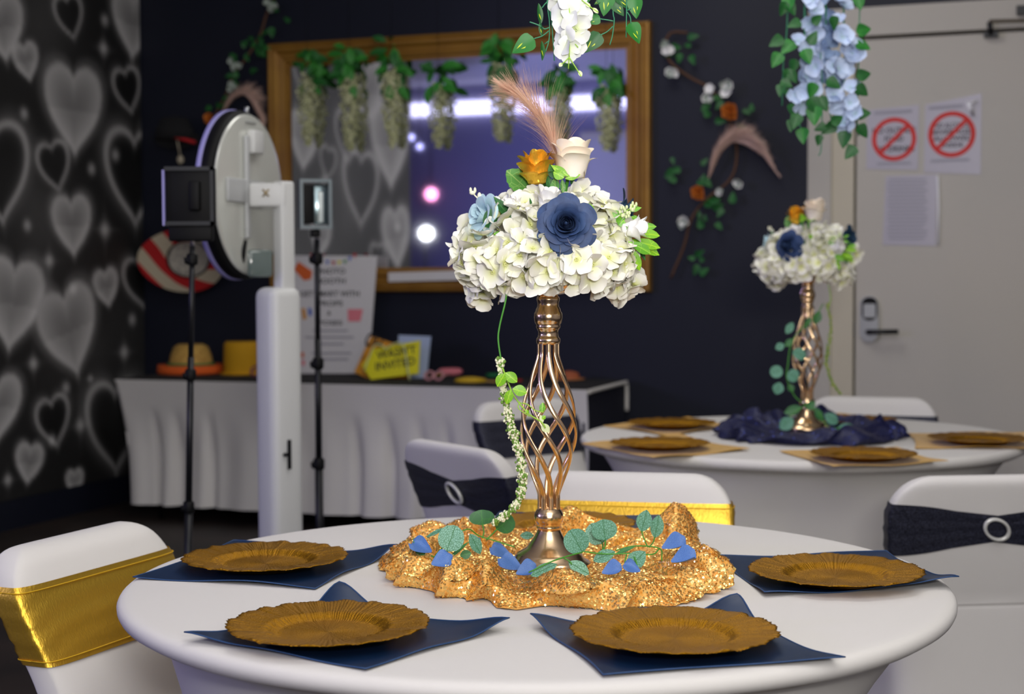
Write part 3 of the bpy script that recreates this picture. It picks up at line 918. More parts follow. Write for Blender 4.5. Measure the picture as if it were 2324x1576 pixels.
for u, v, ang, s, dk in ((1960, 68, 10, 1, 0), (1958, 104, -20, 1, 0), (1960, 170, 15, 1, 1), (1956, 206, -35, 1, 1), (1958, 258, 5, 1, 1), (1958, 298, -50, 1, 1), (1916, 316, -100, 1.1, 1), (1930, 346, -130, 1, 1),
                         (1832, 128, -70, 1, 0), (1800, 150, -100, .9, 1), (1845, 86, 60, .9, 1), (1892, 52, -80, .9, 1), (1848, 240, -60, 1.2, 1), (1868, 236, -60, 1, 1), (1848, 262, -90, 1.2, 0), (1892, 190, -30, 1, 1), (1842, 205, -100, 1, 0),
                         (1882, 292, -140, 1, 1), (1900, 272, 30, .9, 1), (1862, 290, 200, .8, 1), (1858, 318, -95, .7, 1), (1803, 55, 200, .9, 1), (1854, 44, 40, .8, 1),
                         (1790, 8, -90, 1, 0), (1796, 20, -60, .9, 1), (1778, 20, -110, .9, 1), (1950, 6, -80, .9, 0), (1762, 95, -150, 1, 1), (1788, 108, -140, 1.1, 0), (1762, 136, -120, 1, 0), (1788, 172, -90, .9, 1), (1800, 175, -60, .8, 1),
                         (1772, 205, -100, .8, 1), (1790, 215, -60, .7, 1), (1800, 250, -80, .9, 1), (1806, 275, -110, 1, 1), (1822, 308, -90, 1, 0), (1796, 285, -100, .8, 1), (1785, 190, -30, .8, 1)):
    d = Vector((math.cos(math.radians(ang)), rnd.uniform(-.2, .2), math.sin(math.radians(ang))))
    p = bloc(u, v, -.05 if 1800 < u < 1950 and v < 280 else -.01) - d * 0.024 * s
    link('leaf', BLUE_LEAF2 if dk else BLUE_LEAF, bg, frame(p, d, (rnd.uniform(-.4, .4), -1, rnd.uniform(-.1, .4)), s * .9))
for path in ([(1790, -120), (1786, 60), (1778, 140), (1775, 240)], [(1955, -120), (1950, 60), (1948, 180), (1945, 260), (1948, 310)], [(1862, 120), (1866, 200), (1864, 330), (1858, 354)], [(1880, 200), (1886, 270), (1905, 300), (1925, 330)], [(1800, 210), (1806, 260), (1822, 300)]):
    obj('stem', tube(spline([bloc(u, v, .01) for u, v in path], 5), 0.0018, 5), STEM_DK, bg)
obj('wire', tube([bloc(1880, -110), Vector((0.01, 0, CEIL - bp.z))], 0.003, 5), STEM_DK, bg)

# ------------------------------------------------------------------ long prop table against the wall
la = room_ab(at_z(296, 857)); ra = room_ab(at_z(1306, 893))
TA0, TA1 = la[0] + .02, ra[0]; TB1 = (la[1] + ra[1]) / 2; TB0 = 0.06
tb = root('prop_table', rm((TA0 + TA1) / 2, (TB0 + TB1) / 2, 0), 'long prop table along the dark wall below the mirror', 'table')
wpart(tb, 'tabletop', room_box(TA0 + .02, TA1 - .02, TB0 + .02, TB1 - .02, TOP - 0.045, TOP - 0.012), BLACK_PLASTIC, False)
for ax in (TA0 + .2, TA1 - .2):
    for bx in (TB0 + .12, TB1 - .12):
        wpart(tb, 'leg', tube([rm(ax, bx, 0), rm(ax, bx, TOP - .04)], 0.014, 8), BLACK_METAL)


def table_skirt():
    """front and left face of the fitted cloth, drawn in at the foot, with upright pleats lower down"""
    per = []
    n1, n2 = 26, 150
    for i in range(n1): per.append((TA0, TB0 + (TB1 - TB0) * i / n1, -1, 0))
    for i in range(n2 + 1): per.append((TA0 + (TA1 - TA0) * i / n2, TB1, 0, 1))
    rows = 26; V = []
    cents = [0.08, 0.135, 0.21, 0.335, 0.53, 0.60, 0.665, 0.72, 0.80, 0.9]
    for j in range(rows):
        t = j / (rows - 1); z = TOP - 0.002 - (TOP - 0.09) * t
        for i, (a, b, na, nb) in enumerate(per):
            sx = (i - n1) / n2
            inset = 0.10 * (t ** 0.8) * (1 if na else 0) - 0.0
            if not na:
                a = a + 0.09 * t ** .8 * max(0, 1 - max(0, sx) * 8)
            off = 0.0
            if nb:
                low = max(0.0, min(1.0, (t - 0.22) / 0.35))
                for c in cents: off -= 0.05 * low * math.exp(-((sx - c - 0.008 * t) / 0.009) ** 2)
                off -= 0.03 * math.sin(PI * t) ** 1.0
                off += 0.012 * low * math.sin(sx * 70)
            V.append(rm(a + (-na) * inset, b + off, z))
    n = len(per)
    return V, [(j * n + i, (j + 1) * n + i, (j + 1) * n + i + 1, j * n + i + 1) for j in range(rows - 1) for i in range(n - 1)]


tc = root('fitted_tablecloth', rm((TA0 + TA1) / 2, TB1, TOP), 'white fitted cloth with upright pleats on the long prop table', 'tablecloth')
sk = wpart(tc, 'skirt', table_skirt(), WHITE_CLOTH)
wpart(tc, 'top_sheet', room_box(TA0, TA1, TB0, TB1, TOP - 0.008, TOP), WHITE_CLOTH, False)
end_b = [(TB1 - 0.02), TB0]
wpart(tc, 'end_hem', tube(spline([rm(TA1 - .006, TB1 - .02, TOP - .012), rm(TA1 - .004, TB1 - .3, TOP - .010), rm(TA1 - .004, TB0 + .06, TOP - .012), rm(TA1 - .004, TB0 + .012, TOP - .04), rm(TA1 - .004, TB0 + .01, TOP - .16)], 5), 0.011, 6), WHITE_CLOTH)
wpart(tc, 'dark_end_panel', room_box(TA1 - 0.03, TA1 - 0.016, TB0 + .01, TB1 - 0.02, 0.06, TOP - 0.012), mat('navy_panel', lin(24, 26, 44), .8), False)  # dark navy panel across the end of the table
rn = setp(obj('table_runner', room_box(TA0 + .02, TA1 - .01, TB0 + .02, TB1 - .025, TOP + 0.001, TOP + 0.006), M_BLACKF, smooth=False),
          'black runner covering the top of the long prop table', 'runner')
PT = TOP + 0.0065


def prop_pt(u, v):
    return at_z(u, v, PT)


def on_prop_plane(u, v, b):
    return at_plane(u, v, rm(0, b), BX)


# poster
LEAN = (BX * 0.14 + Vector((0, 0, 0.99))).normalized()


def lean_panel(name, corners, b_foot, lean, t, m, label, cat, border=None):
    """flat board standing on the table and leaning back; corners are picture points, bottom first"""
    n = (BX * math.cos(lean) + Vector((0, 0, math.sin(lean)))).normalized()
    p0 = rm(0, b_foot, PT)
    q = [at_plane(u, v, p0, n) for u, v in corners]
    zmin = min(p.z for p in q); sh = Vector((0, 0, PT - zmin + .0005))
    q = [p + sh for p in q]
    rt = root(name, q[0], label, cat)
    wpart(rt, 'board', slab(q, n, t * .5, t * .5), m, False)
    return rt, n, p0 + sh


def panel_text(rt, n, p0, s, u, v, hpx, m, wpx=None, rot=0.0, off=0.004):
    p = at_plane(u, v, p0 + n * off, n); k = p.y / F_PX
    xa = AX; ya = n.cross(AX)
    if ya.z < 0: ya = -ya
    vf = text_vf(s, 1.0, 0.0)
    xs = [q.x for q in vf[0]]; ys = [q.y for q in vf[0]]
    h = max(ys) - min(ys); w = max(xs) - min(xs)
    sy = hpx * k / h; sx = wpx * k / math.cos(TH) / w if wpx else sy
    cx, cy = (max(xs) + min(xs)) / 2, (max(ys) + min(ys)) / 2; c, d = math.cos(rot), math.sin(rot)
    V = []
    for q in vf[0]:
        x, y = (q.x - cx) * sx, (q.y - cy) * sy
        V.append(p + xa * (x * c - y * d) + ya * (x * d + y * c))
    wpart(rt, 'lettering', (V, vf[1]), m, False)


def panel_patch(rt, n, p0, pts, m, name, off=0.0045):
    q = [at_plane(u, v, p0 + n * off, n) for u, v in pts]
    wpart(rt, name, slab(q, n, 0.0008), m, False)


po, pn, pp0 = lean_panel('photo_poster', [(664, 838), (836, 838), (856, 571), (650, 570)], 0.16, 0.10, 0.006, PAPER, 'white photo booth poster with coloured bunting leaning on the wall', 'poster')
for s, u, v, h, w in (('PHOTO', 752, 616, 13, 66), ('BOOTH', 752, 638, 13, 66), ('GET SMART WITH', 748, 667, 13, 140), ('PROPS', 750, 689, 12, 58), ('&', 747, 711, 10, None), ('POSES', 750, 733, 11, 56)):
    panel_text(po, pn, pp0, s, u, v, h, INK, w)
for v, w, u in ((751, 80, 750), (766, 110, 748), (781, 60, 750), (802, 90, 752), (816, 70, 756)):
    panel_patch(po, pn, pp0, [(u - w / 2, v - 2), (u + w / 2, v - 2), (u + w / 2, v + 2), (u - w / 2, v + 2)], LIGHT_INK, 'print_line')
panel_patch(po, pn, pp0, [(667, 612), (677, 594), (709, 616), (706, 634), (690, 637)], M_ORANGE, 'orange_tag')
panel_patch(po, pn, pp0, [(789, 702), (824, 702), (818, 730), (790, 730)], M_PINK, 'pink_tag')
panel_patch(po, pn, pp0, [(684, 700), (692, 700), (696, 724), (688, 726)], M_SIGN_OR, 'gold_tag')
panel_patch(po, pn, pp0, [(699, 698), (708, 702), (708, 718), (700, 716)], M_BLUEP, 'blue_tag')
panel_patch(po, pn, pp0, [(684, 800), (690, 800), (690, 812), (684, 812)], M_ORANGE, 'red_tag')
panel_patch(po, pn, pp0, [(685, 818), (692, 818), (692, 830), (685, 830)], M_PINK, 'pink_tag')
for u, v, m in ((708, 581, M_RED), (728, 588, M_GREENP), (743, 596, M_BLUEP), (757, 598, M_RED), (770, 597, M_YELLOW), (783, 595, M_GREENP), (794, 588, M_BLUEP), (805, 581, M_RED)):
    panel_patch(po, pn, pp0, [(u - 5, v - 5), (u + 5, v - 5), (u, v + 6)], m, 'bunting_flag')

sg, n_, p_ = lean_panel('prop_card', [(900, 842), (968, 842), (978, 747), (905, 744)], 0.36, 0.20, 0.006, M_SIGN_BL, 'pale blue card standing behind the yellow sign on the prop table', 'card')
sg, n_, p_ = lean_panel('prop_sign', [(832, 836), (930, 836), (944, 772), (842, 740), (804, 822)], 0.42, 0.22, 0.006, M_SIGN_OR, 'orange card sign with black letters behind the yellow one', 'sign')
panel_text(sg, n_, p_, 'OH', 848, 775, 34, INK, 40, -0.35)
panel_text(sg, n_, p_, 'I', 824, 812, 14, INK, None, -0.35)
sg, n_, p_ = lean_panel('prop_sign', [(842, 852), (950, 838), (954, 763), (862, 780), (848, 782), (822, 820)], 0.50, 0.25, 0.006, M_YELLOW, 'lime yellow card sign with black letters, standing in front', 'sign')
panel_text(sg, n_, p_, "WASN'T", 899, 800, 20, INK, 92, 0.17)
panel_text(sg, n_, p_, 'INVITED', 897, 826, 19, INK, 92, 0.17)
# clear holder bent round the yellow sign
hp = [at_plane(u, v, p_ + n_ * .02, n_) for u, v in ((826, 842), (848, 786), (868, 784), (876, 792), (886, 784), (914, 780), (926, 842), (930, 862))]
hz = min(p.z for p in hp) - PT - .005
hp = [p - Vector((0, 0, hz)) for p in hp]
rt = root('card_holder', hp[0], 'pale bent plastic card holder in front of the yellow sign', 'holder')
wpart(rt, 'frame', tube(spline(hp, 4), 0.004, 6), mat('frosted_plastic', lin(206, 214, 150), 0.3), True)


# hats and small props on the table
def lumpy_lathe(prof, n=28, sx=1, sy=1, ripple=0.0, k=3):
    v, f = lathe(prof, n)
    out = []
    for p in v:
        a = math.atan2(p[1], p[0]); r = math.hypot(p[0], p[1])
        out.append((p[0] * sx, p[1] * sy, p[2] + ripple * r * r * 40 * math.cos(k * a) * .5))
    return out, f


p = prop_pt(434, 848); k = p.y / F_PX
h1 = root('straw_hat', (p.x, p.y, PT + .012), 'tan straw hat with an orange brim and green band on the prop table', 'hat')
obj('crown', lathe([(54 * k, 0.0), (52 * k, .01), (46 * k, 36 * k), (38 * k, 56 * k), (28 * k, 62 * k), (8 * k, 58 * k)], 28), M_STRAW, h1)
obj('brim', lumpy_lathe([(48 * k, -.006), (74 * k, -.010), (76 * k, .0), (74 * k, 16 * k), (60 * k, 12 * k), (50 * k, .004)], 32), M_HAT_OR, h1)
obj('band', lathe([(54.5 * k, 10 * k), (53.5 * k, 20 * k), (52 * k, 20 * k), (52 * k, 10 * k)], 28, False), M_GREEN, h1)
p = prop_pt(550, 850)
h2 = root('yellow_hat', (p.x, p.y, PT), 'plain yellow felt hat beside the straw hat on the prop table', 'hat')
obj('crown', lathe([(42 * k, 0.0), (42 * k, .01), (41 * k, 40 * k), (40 * k, 68 * k), (36 * k, 74 * k), (8 * k, 72 * k)], 28), M_HAT_YE, h2)
obj('brim', lathe([(40 * k, .001), (50 * k, .002), (50 * k, .010), (40 * k, .012)], 28, False), M_HAT_YE, h2)


def glasses(u, v, m, label, r=0.035, yaw=0.0):
    p = prop_pt(u, v)
    rt = root('party_glasses', p + Vector((0, 0, r + .006)), label, 'glasses')
    for s in (-1, 1):
        obj('rim', xf(torus(r, .006, 20, 6), frame(AX * (s * r * 1.15), AX, (BX + Vector((0, 0, .5))))), m, rt)
        obj('temple', tube([AX * (s * r * 2.1), AX * (s * r * 2.1) - BX * .10], .004, 5), m, rt)
    obj('bridge', tube([AX * -.008 + Vector((0, 0, .01)), AX * .008 + Vector((0, 0, .01))], .005, 5), m, rt)
    return rt


M_DULLPINK = mat('dusty_pink_plastic', lin(196, 138, 140), .5)
glasses(985, 866, M_DULLPINK, 'dusty pink party glasses at the edge of the prop table below the yellow sign', .024)
glasses(594, 858, mat('dark_pink_plastic', lin(120, 50, 80), .5), 'dark party glasses beside the yellow felt hat', .030)


def blob_prop(name, u, v, pieces, label, cat):
    p = prop_pt(u, v); k = p.y / F_PX
    rt = root(name, p, label, cat)
    for nm, vf, m in pieces(k): obj(nm, vf, m, rt)
    return rt


blob_prop('lip_prop', 1022, 852, lambda k: [('lips', xf(torus(18 * k, 8 * k, 24, 8), Matrix.Translation((0, 0, 8 * k)) @ Matrix.Diagonal((1.1, .7, 1, 1))), M_PINK), ('stick', tube([(0, 0, .006), (-.12, -.08, .006)], .004, 5), M_STRAW)], 'pink lips photo prop lying on the prop table', 'photo prop')
blob_prop('yellow_prop', 1068, 868, lambda k: [('moustache', lathe([(.01, 0), (38 * k, 1 * k), (34 * k, 8 * k), (12 * k, 12 * k)], 20), mat('mustard_card', lin(196, 160, 20), .7)), ('stick', tube([(0, 0, .008), (.14, -.05, .006)], .004, 5), M_STRAW)], 'mustard yellow photo prop lying near the edge of the prop table', 'photo prop')
blob_prop('red_prop', 1170, 850, lambda k: [('bow', merge(ball(22 * k, 10, 8, (-20 * k, 0, 14 * k), (1, .6, .65)), ball(22 * k, 10, 8, (20 * k, 0, 14 * k), (1, .6, .65))), M_RED), ('knot', ball(8 * k, 8, 6, (0, -.01, 14 * k)), M_RED)], 'red bow photo prop on the prop table behind the vase', 'photo prop')
blob_prop('blue_prop', 1200, 842, lambda k: [('hat', lathe([(22 * k, 0), (20 * k, 4 * k), (12 * k, 8 * k), (4 * k, 26 * k)], 16), M_BLUEP), ('brim', lathe([(20 * k, .001), (28 * k, .002), (28 * k, .006), (20 * k, .008)], 16, False), M_BLUEP)], 'small blue party hat on the prop table behind the vase', 'hat')
blob_prop('brown_prop', 1292, 862, lambda k: [('crown', lathe([(26 * k, 0), (26 * k, 3 * k), (20 * k, 16 * k), (6 * k, 20 * k)], 18), mat('rust_felt', lin(160, 84, 50), .8)), ('brim', lathe([(24 * k, .001), (36 * k, .002), (36 * k, .007), (24 * k, .009)], 20, False), mat('tan_felt', lin(170, 110, 64), .8))], 'rust brown felt hat at the end of the prop table', 'hat')
blob_prop('cream_fan', 1046, 846, lambda k: [('fan', xf(lathe([(.005, 0), (46 * k, 2 * k), (46 * k, 5 * k), (.01, 7 * k)], 20), Matrix.Diagonal((1, .5, 1, 1))), M_CREAM), ('handle', tube([(0, 0, .01), (.12, .05, .01)], .005, 5), M_STRAW)], 'cream paper fan behind the pink lips prop', 'fan')
for u, v, m, lab in ((1120, 856, M_GREEN, 'green ribbon scrap behind the mustard prop'), (1145, 866, M_RED, 'red ribbon scrap next to the mustard prop'), (636, 858, M_PINK, 'pink ribbon scrap behind the white booth column')):
    blob_prop('ribbon', u, v, lambda k: [('loop', xf(torus(14 * k, 4 * k, 18, 6), Matrix.Translation((0, 0, 4 * k))), m), ('tail', tube([(.02, 0, .006), (.09, -.04, .006)], .005, 5), m)], lab, 'ribbon')

# ------------------------------------------------------------------ hats hung on the dark wall
hc = on_wall(420, 588, 0.10); kx = hc.y / F_PX
hr = root('striped_hat', on_wall(438, 588, 0.002), 'red and cream striped wide brimmed hat hung on the wall, seen from below', 'hat')
HM = frame((0, 0, 0), Vector((0, 0, 1)), BX)
striped = mat('red_cream_stripes', lin(178, 20, 22), 0.85)
nt = striped.node_tree; tcn = nt.nodes.new('ShaderNodeTexCoord'); gr = nt.nodes.new('ShaderNodeTexWave')
gr.wave_type = 'BANDS'; gr.bands_direction = 'DIAGONAL'; gr.inputs['Scale'].default_value = 3.1; gr.inputs['Distortion'].default_value = 1.0; gr.inputs['Detail'].default_value = 1
cr_ = nt.nodes.new('ShaderNodeValToRGB'); cr_.color_ramp.interpolation = 'CONSTANT'
cr_.color_ramp.elements[0].color = lin(178, 20, 22); cr_.color_ramp.elements[1].color = lin(190, 178, 152); cr_.color_ramp.elements[1].position = 0.5
nt.links.new(tcn.outputs['Object'], gr.inputs['Vector']); nt.links.new(gr.outputs['Fac'], cr_.inputs['Fac']); nt.links.new(cr_.outputs['Color'], nt.nodes['Principled BSDF'].inputs['Base Color'])


def brim(u, v):
    a = 2 * PI * u; rx, rz = (56 + 56 * v) * kx * 1.03, (42 + 34 * v) * kx
    return (rx * math.cos(a), rz * math.sin(a) * (1.0 if math.sin(a) < 0 else .92), 0.05 + .05 * v + 0.03 * v * math.cos(2 * a))


obj('brim', xf(grid(56, 10, brim, True), frame((0, 0, 0), (0, 0, 1), BX)), striped, hr)
obj('crown_lining', xf(grid(40, 8, lambda u, v: ((4 + 54 * v) * kx * math.cos(2 * PI * u), (3 + 40 * v) * kx * math.sin(2 * PI * u), .01 + .042 * v ** 2), True), frame((0, 0, 0), (0, 0, 1), BX)), M_GREYF, hr)
obj('sweat_band', xf(torus(1, .06, 40, 6), frame((0, 0, 0), (0, 0, 1), BX) @ Matrix.Translation((0, 0, .05)) @ Matrix.Diagonal((56 * kx, 42 * kx, .1, 1))), M_BLACKF, hr)
bh = root('black_hat', on_wall(420, 318, 0.002), 'black felt hat with a red band hung on the wall above the striped hat', 'hat')
obj('brim', xf(grid(40, 6, lambda u, v: ((10 + 48 * v) * kx * math.cos(2 * PI * u), (6 + 16 * v) * kx * math.sin(2 * PI * u), .06 + .03 * v), True), frame((0, 0, 0), (0, 0, 1), BX)), M_BLACKF, bh)
obj('crown', xf(lathe([(44 * kx, 0), (42 * kx, 20 * kx), (30 * kx, 46 * kx), (6 * kx, 50 * kx)], 24), Matrix.Translation(BX * .11) @ Matrix.Diagonal((1, .6, 1, 1))), M_BLACKF, bh)
obj('red_band', tube(spline([Vector((-6 * kx, 0, 8 * kx)) + BX * .16, Vector((20 * kx, 0, 0)) + BX * .16, Vector((50 * kx, 0, -10 * kx)) + BX * .12], 5), 0.011, 6), M_RED, bh)
obj('hook', tube([Vector((0, 0, 0)), BX * .09], .006, 6), BLACK_METAL, bh)
obj('tassel', merge(tube([Vector((12 * kx, 0, -4 * kx)) + BX * .14, Vector((14 * kx, 0, -40 * kx)) + BX * .12], .004, 5), ball(.02, 8, 6, Vector((14 * kx, 0, -48 * kx)) + BX * .12, (1, 1, 1.3))), M_CREAM, bh)

# ------------------------------------------------------------------ photo booth stand with a round plate
YP = 5.3
kp = YP / F_PX
ft = at_y(632, 1200, YP); bx0 = Vector((ft.x, ft.y, 0))
bo = root('photo_booth', bx0, 'white photo booth column carrying a big round glossy plate', 'photo booth')


def zof(v, Y=YP): return at_y(632, v, Y).z


RZ = Matrix.Rotation(math.radians(43), 4, 'Z')


def column(u0, u1, v_top, z_bot, round_r):
    """square rotated column whose outline spans u0..u1, top edges rounded"""
    w = (u1 - u0) * kp / (math.cos(math.radians(43)) + math.sin(math.radians(43)))
    cx = at_y((u0 + u1) / 2, 900, YP).x - bx0.x
    zt = zof(v_top)
    bm_v, bm_f = rbox(w, w, zt - z_bot, round_r, 4, z_bot)
    return xf((bm_v, bm_f), Matrix.Translation((cx, 0, 0)) @ RZ)


obj('lower_column', column(574, 693, 652, 0.012, 0.034), BOOTH_WHITE, bo)
obj('upper_column', column(622, 675, 412, zof(680), 0.010), BOOTH_WHITE, bo)
obj('base_plate', xf(rbox(0.34, 0.34, 0.012, 0.004, 2, 0.0), RZ), BOOTH_WHITE, bo)
swp = at_y(657, 1032, YP - .062) - bx0
obj('power_switch', xf(rbox(0.014, 0.006, 0.10, 0.002, 2), Matrix.Translation(swp) @ Matrix.Rotation(math.radians(43), 4, 'Z')), BLACK_PLASTIC, bo)
obj('switch_knob', tube([swp, swp + Vector((-.018, -.012, 0.0))], .006, 8), BLACK_PLASTIC, bo)
# the round plate: its face looks to the right, towards the camera side
dc = at_y(562, 443, YP + 0.05) - bx0
fa = math.radians(75); fn_ = Vector((math.sin(fa), -math.cos(fa), 0.02)).normalized()
DM = frame(dc, Vector((0, 0, 1)), fn_)
Rd = 192 * kp
obj('housing', xf(lathe([(Rd * .92, -0.045), (Rd, -0.038), (Rd, -0.012), (Rd * .97, 0.0), (Rd * .93, 0.004)], 64), DM), BLACK_PLASTIC, bo)
obj('glare_rim', xf(lathe([(Rd * 1.0, -0.056), (Rd * 1.012, -0.054), (Rd * 1.012, -0.040), (Rd * 1.0, -0.038), (Rd * .95, -.056)], 64, False), DM), LAV, bo)  # purple glare along the plate's rim, put into its colour
obj('round_plate', xf(lathe([(Rd * .955, 0.004), (Rd * .95, 0.010), (Rd * .9, 0.012), (0.01, 0.012)], 64, True), DM), BOOTH_FACE, bo)


def on_plate(x, y, z=0.012): return DM @ Vector((x, y, z))


def plate_box(x0, x1, y0, y1, z1, m, name):
    v, f = rbox(abs(x1 - x0), abs(y1 - y0), z1, min(.006, z1 * .4), 2)
    return obj(name, xf((v, f), DM @ Matrix.Translation(((x0 + x1) / 2, (y0 + y1) / 2, 0.012 + z1 / 2))), m, bo)


plate_box(-.20, .10, -.03, .05, .012, BOOTH_GREY, 'cross_plate')
plate_box(-.06, -.035, -.15, .2, .016, BOOTH_GREY, 'spine_plate')
plate_box(-.03, .05, .14, .22, .03, BOOTH_WHITE, 'camera_cover')
plate_box(-.04, .04, .245, .25, .008, BOOTH_GREY, 'top_seam')
obj('top_screw', tube([DM @ Vector((0, Rd * .96, .0)), DM @ Vector((0, Rd * 1.04, .0))], .008, 8), SILVER, bo)
bk0 = at_y(566, 443, YP - .02) - bx0; bk1 = at_y(650, 443, YP - .02) - bx0
vv, ff = rbox((bk1 - bk0).length, 0.03, 54 * kp, 0.010, 3)
obj('bracket', xf((vv, ff), Matrix.Translation((bk0 + bk1) / 2)), BOOTH_WHITE, bo)
pk = at_y(603, 438, YP - .037) - bx0
obj('bracket_bolt', merge(tube([pk + Vector((-.010, 0, -.012)), pk + Vector((.010, 0, .012))], .003, 6), tube([pk + Vector((.010, 0, -.012)), pk + Vector((-.010, 0, .012))], .003, 6)), mat('brass_bolt', lin(150, 128, 80), .4, .6), bo)
obj('cable', tube(spline([at_y(553, 548, YP) - bx0, at_y(550, 575, YP - .02) - bx0, at_y(545, 612, YP) - bx0], 5), 0.012, 8), BLACK_PLASTIC, bo)
obj('plate_reflection', xf(rbox(58 * kp, 0.02, 62 * kp, .012, 3), Matrix.Translation(at_y(590, 598, YP - .03) - bx0) @ Matrix.Rotation(.5, 4, 'Z')), mat('dark_reflection', lin(96, 108, 104), .08, coat=1.0), bo)  # dark reflection in the glossy plate, built as a grey slab

# ------------------------------------------------------------------ two light stands
def light_stand(Y, top, foot, panel, label, glassy, knobs, rz):
    kq = Y / F_PX
    f0 = at_y(foot[0], foot[1], Y); t0 = at_y(top[0], top[1], Y)
    dirv = (t0 - f0) / (t0.z - f0.z)
    g = f0 - dirv * f0.z
    rt = root('light_stand', (g.x, g.y, 0), label, 'light stand')
    at = lambda z: dirv * z
    obj('lower_pole', tube([at(0.10), at(0.62)], 9.2 * kq, 10), BLACK_METAL, rt)
    obj('middle_pole', tube([at(0.60), at(1.08)], 7.6 * kq, 10), BLACK_METAL, rt)
    obj('upper_pole', tube([at(1.06), at(t0.z - .04)], 6.4 * kq, 10), BLACK_METAL, rt)
    obj('chrome_spigot', tube([at(t0.z - .05), at(t0.z + .01)], 5.6 * kq, 10), CHROME, rt)
    for v in knobs:
        z = at_y(foot[0], v, Y).z; c = at(z)
        obj('clamp', merge(lathe([(11 * kq, -12 * kq), (13 * kq, -8 * kq), (13 * kq, 10 * kq), (10 * kq, 14 * kq)], 14)), BLACK_PLASTIC, rt, mtx=Matrix.Translation(c))
        obj('clamp_knob', tube([c, c + Vector((-16 * kq, -6 * kq, -2 * kq))], [6 * kq, 8 * kq], 8), BLACK_PLASTIC, rt)
    for i in range(3):
        a = 2 * PI * i / 3 + .5; d = Vector((math.cos(a), math.sin(a), 0))
        obj('leg', tube([at(.24), at(.24) + d * .04, d * .36 + Vector((0, 0, .012))], .010, 8), BLACK_METAL, rt)
        obj('brace', tube([at(.11), d * .18 + Vector((0, 0, .125))], .006, 6), BLACK_METAL, rt)
    u0, v0, u1, v1 = panel
    c = at_y((u0 + u1) / 2, (v0 + v1) / 2, Y) - rt.location
    w, h = (u1 - u0) * kq, (v1 - v0) * kq
    m = Matrix.Translation(c) @ Matrix.Rotation(rz, 4, 'Z')
    w2 = w / max(.5, math.cos(rz))
    if not glassy:
        obj('light_panel', xf(rbox(w2, .045, h, .006, 2), m), BLACK_PLASTIC, rt)
        obj('rear_battery', xf(rbox(w2 * .22, .03, h * .5, .005, 2), m @ Matrix.Translation((.02, -.036, .0))), BLACK_PLASTIC, rt)
        obj('panel_rim', xf(merge(box(-w2 / 2, w2 / 2, -.03, -.022, h / 2 - .012, h / 2), box(-w2 / 2, w2 / 2, -.03, -.022, -h * .5, -h * .5 + .012), box(w2 / 2 - .01, w2 / 2, -.03, -.022, -h / 2, h / 2)), m), mat('charcoal_rim', lin(26, 28, 31), .5), rt, False)
        obj('diffuser_edge', xf(box(-w2 / 2 - .006, -w2 / 2, -.03, .022, -h / 2, h / 2 - .01), m), LAV, rt, False)
        obj('yoke', xf(rbox(w2 * .9, .035, .05, .006, 2), m @ Matrix.Translation((0, 0, -h / 2 - .022))), BLACK_PLASTIC, rt)
    else:
        fr = .012
        obj('panel_frame', xf(merge(box(-w2 / 2, w2 / 2, -.03, .03, h / 2 - fr, h / 2), box(-w2 / 2, w2 / 2, -.03, .03, -h / 2, -h / 2 + fr), box(-w2 / 2, -w2 / 2 + fr, -.03, .03, -h / 2 + fr, h / 2 - fr), box(w2 / 2 - fr, w2 / 2, -.03, .03, -h / 2 + fr, h / 2 - fr)), m), mat('grey_acrylic', lin(118, 130, 132), .2, coat=.6), rt, False)
        obj('light_panel', xf(rbox(w2 * .4, .04, h * .78, .004, 2), m @ Matrix.Translation((-w2 * .26, 0.0, 0))), BLACK_PLASTIC, rt)
        obj('inner_panel', xf(rbox(w2 * .42, .012, h * .82, .004, 2), m @ Matrix.Translation((w2 * .18, 0.015, 0))), mat('steel_panel', lin(112, 128, 132), .18, .7), rt)
        obj('bright_chip', xf(rbox(w2 * .16, .006, h * .62, .002, 1), m @ Matrix.Translation((w2 * .18, 0.005, -.01))), mat('bright_diffuser', lin(226, 236, 234), .2, coat=1.0), rt)
        obj('yoke', xf(rbox(w2 * .3, .03, .03, .006, 2), m @ Matrix.Translation((0, 0, -h / 2 - .016))), BLACK_PLASTIC, rt)
    return rt


light_stand(4.68, (437, 528), (427, 1246), (378, 380, 488, 512), 'black light stand with a dark light panel in front of the heart mural', False, (590, 852, 1152), 0.0)
light_stand(5.9, (719, 520), (725, 1190), (680, 408, 750, 520), 'black light stand with a glassy square light head, before the poster', True, (588, 826, 1054), 0.25)


# ------------------------------------------------------------------ round tables under stretch cloths
TC1 = Vector((0.0418, 2.897, 0)); TC2 = Vector((1.0, 5.40, 0))
TR = 0.762


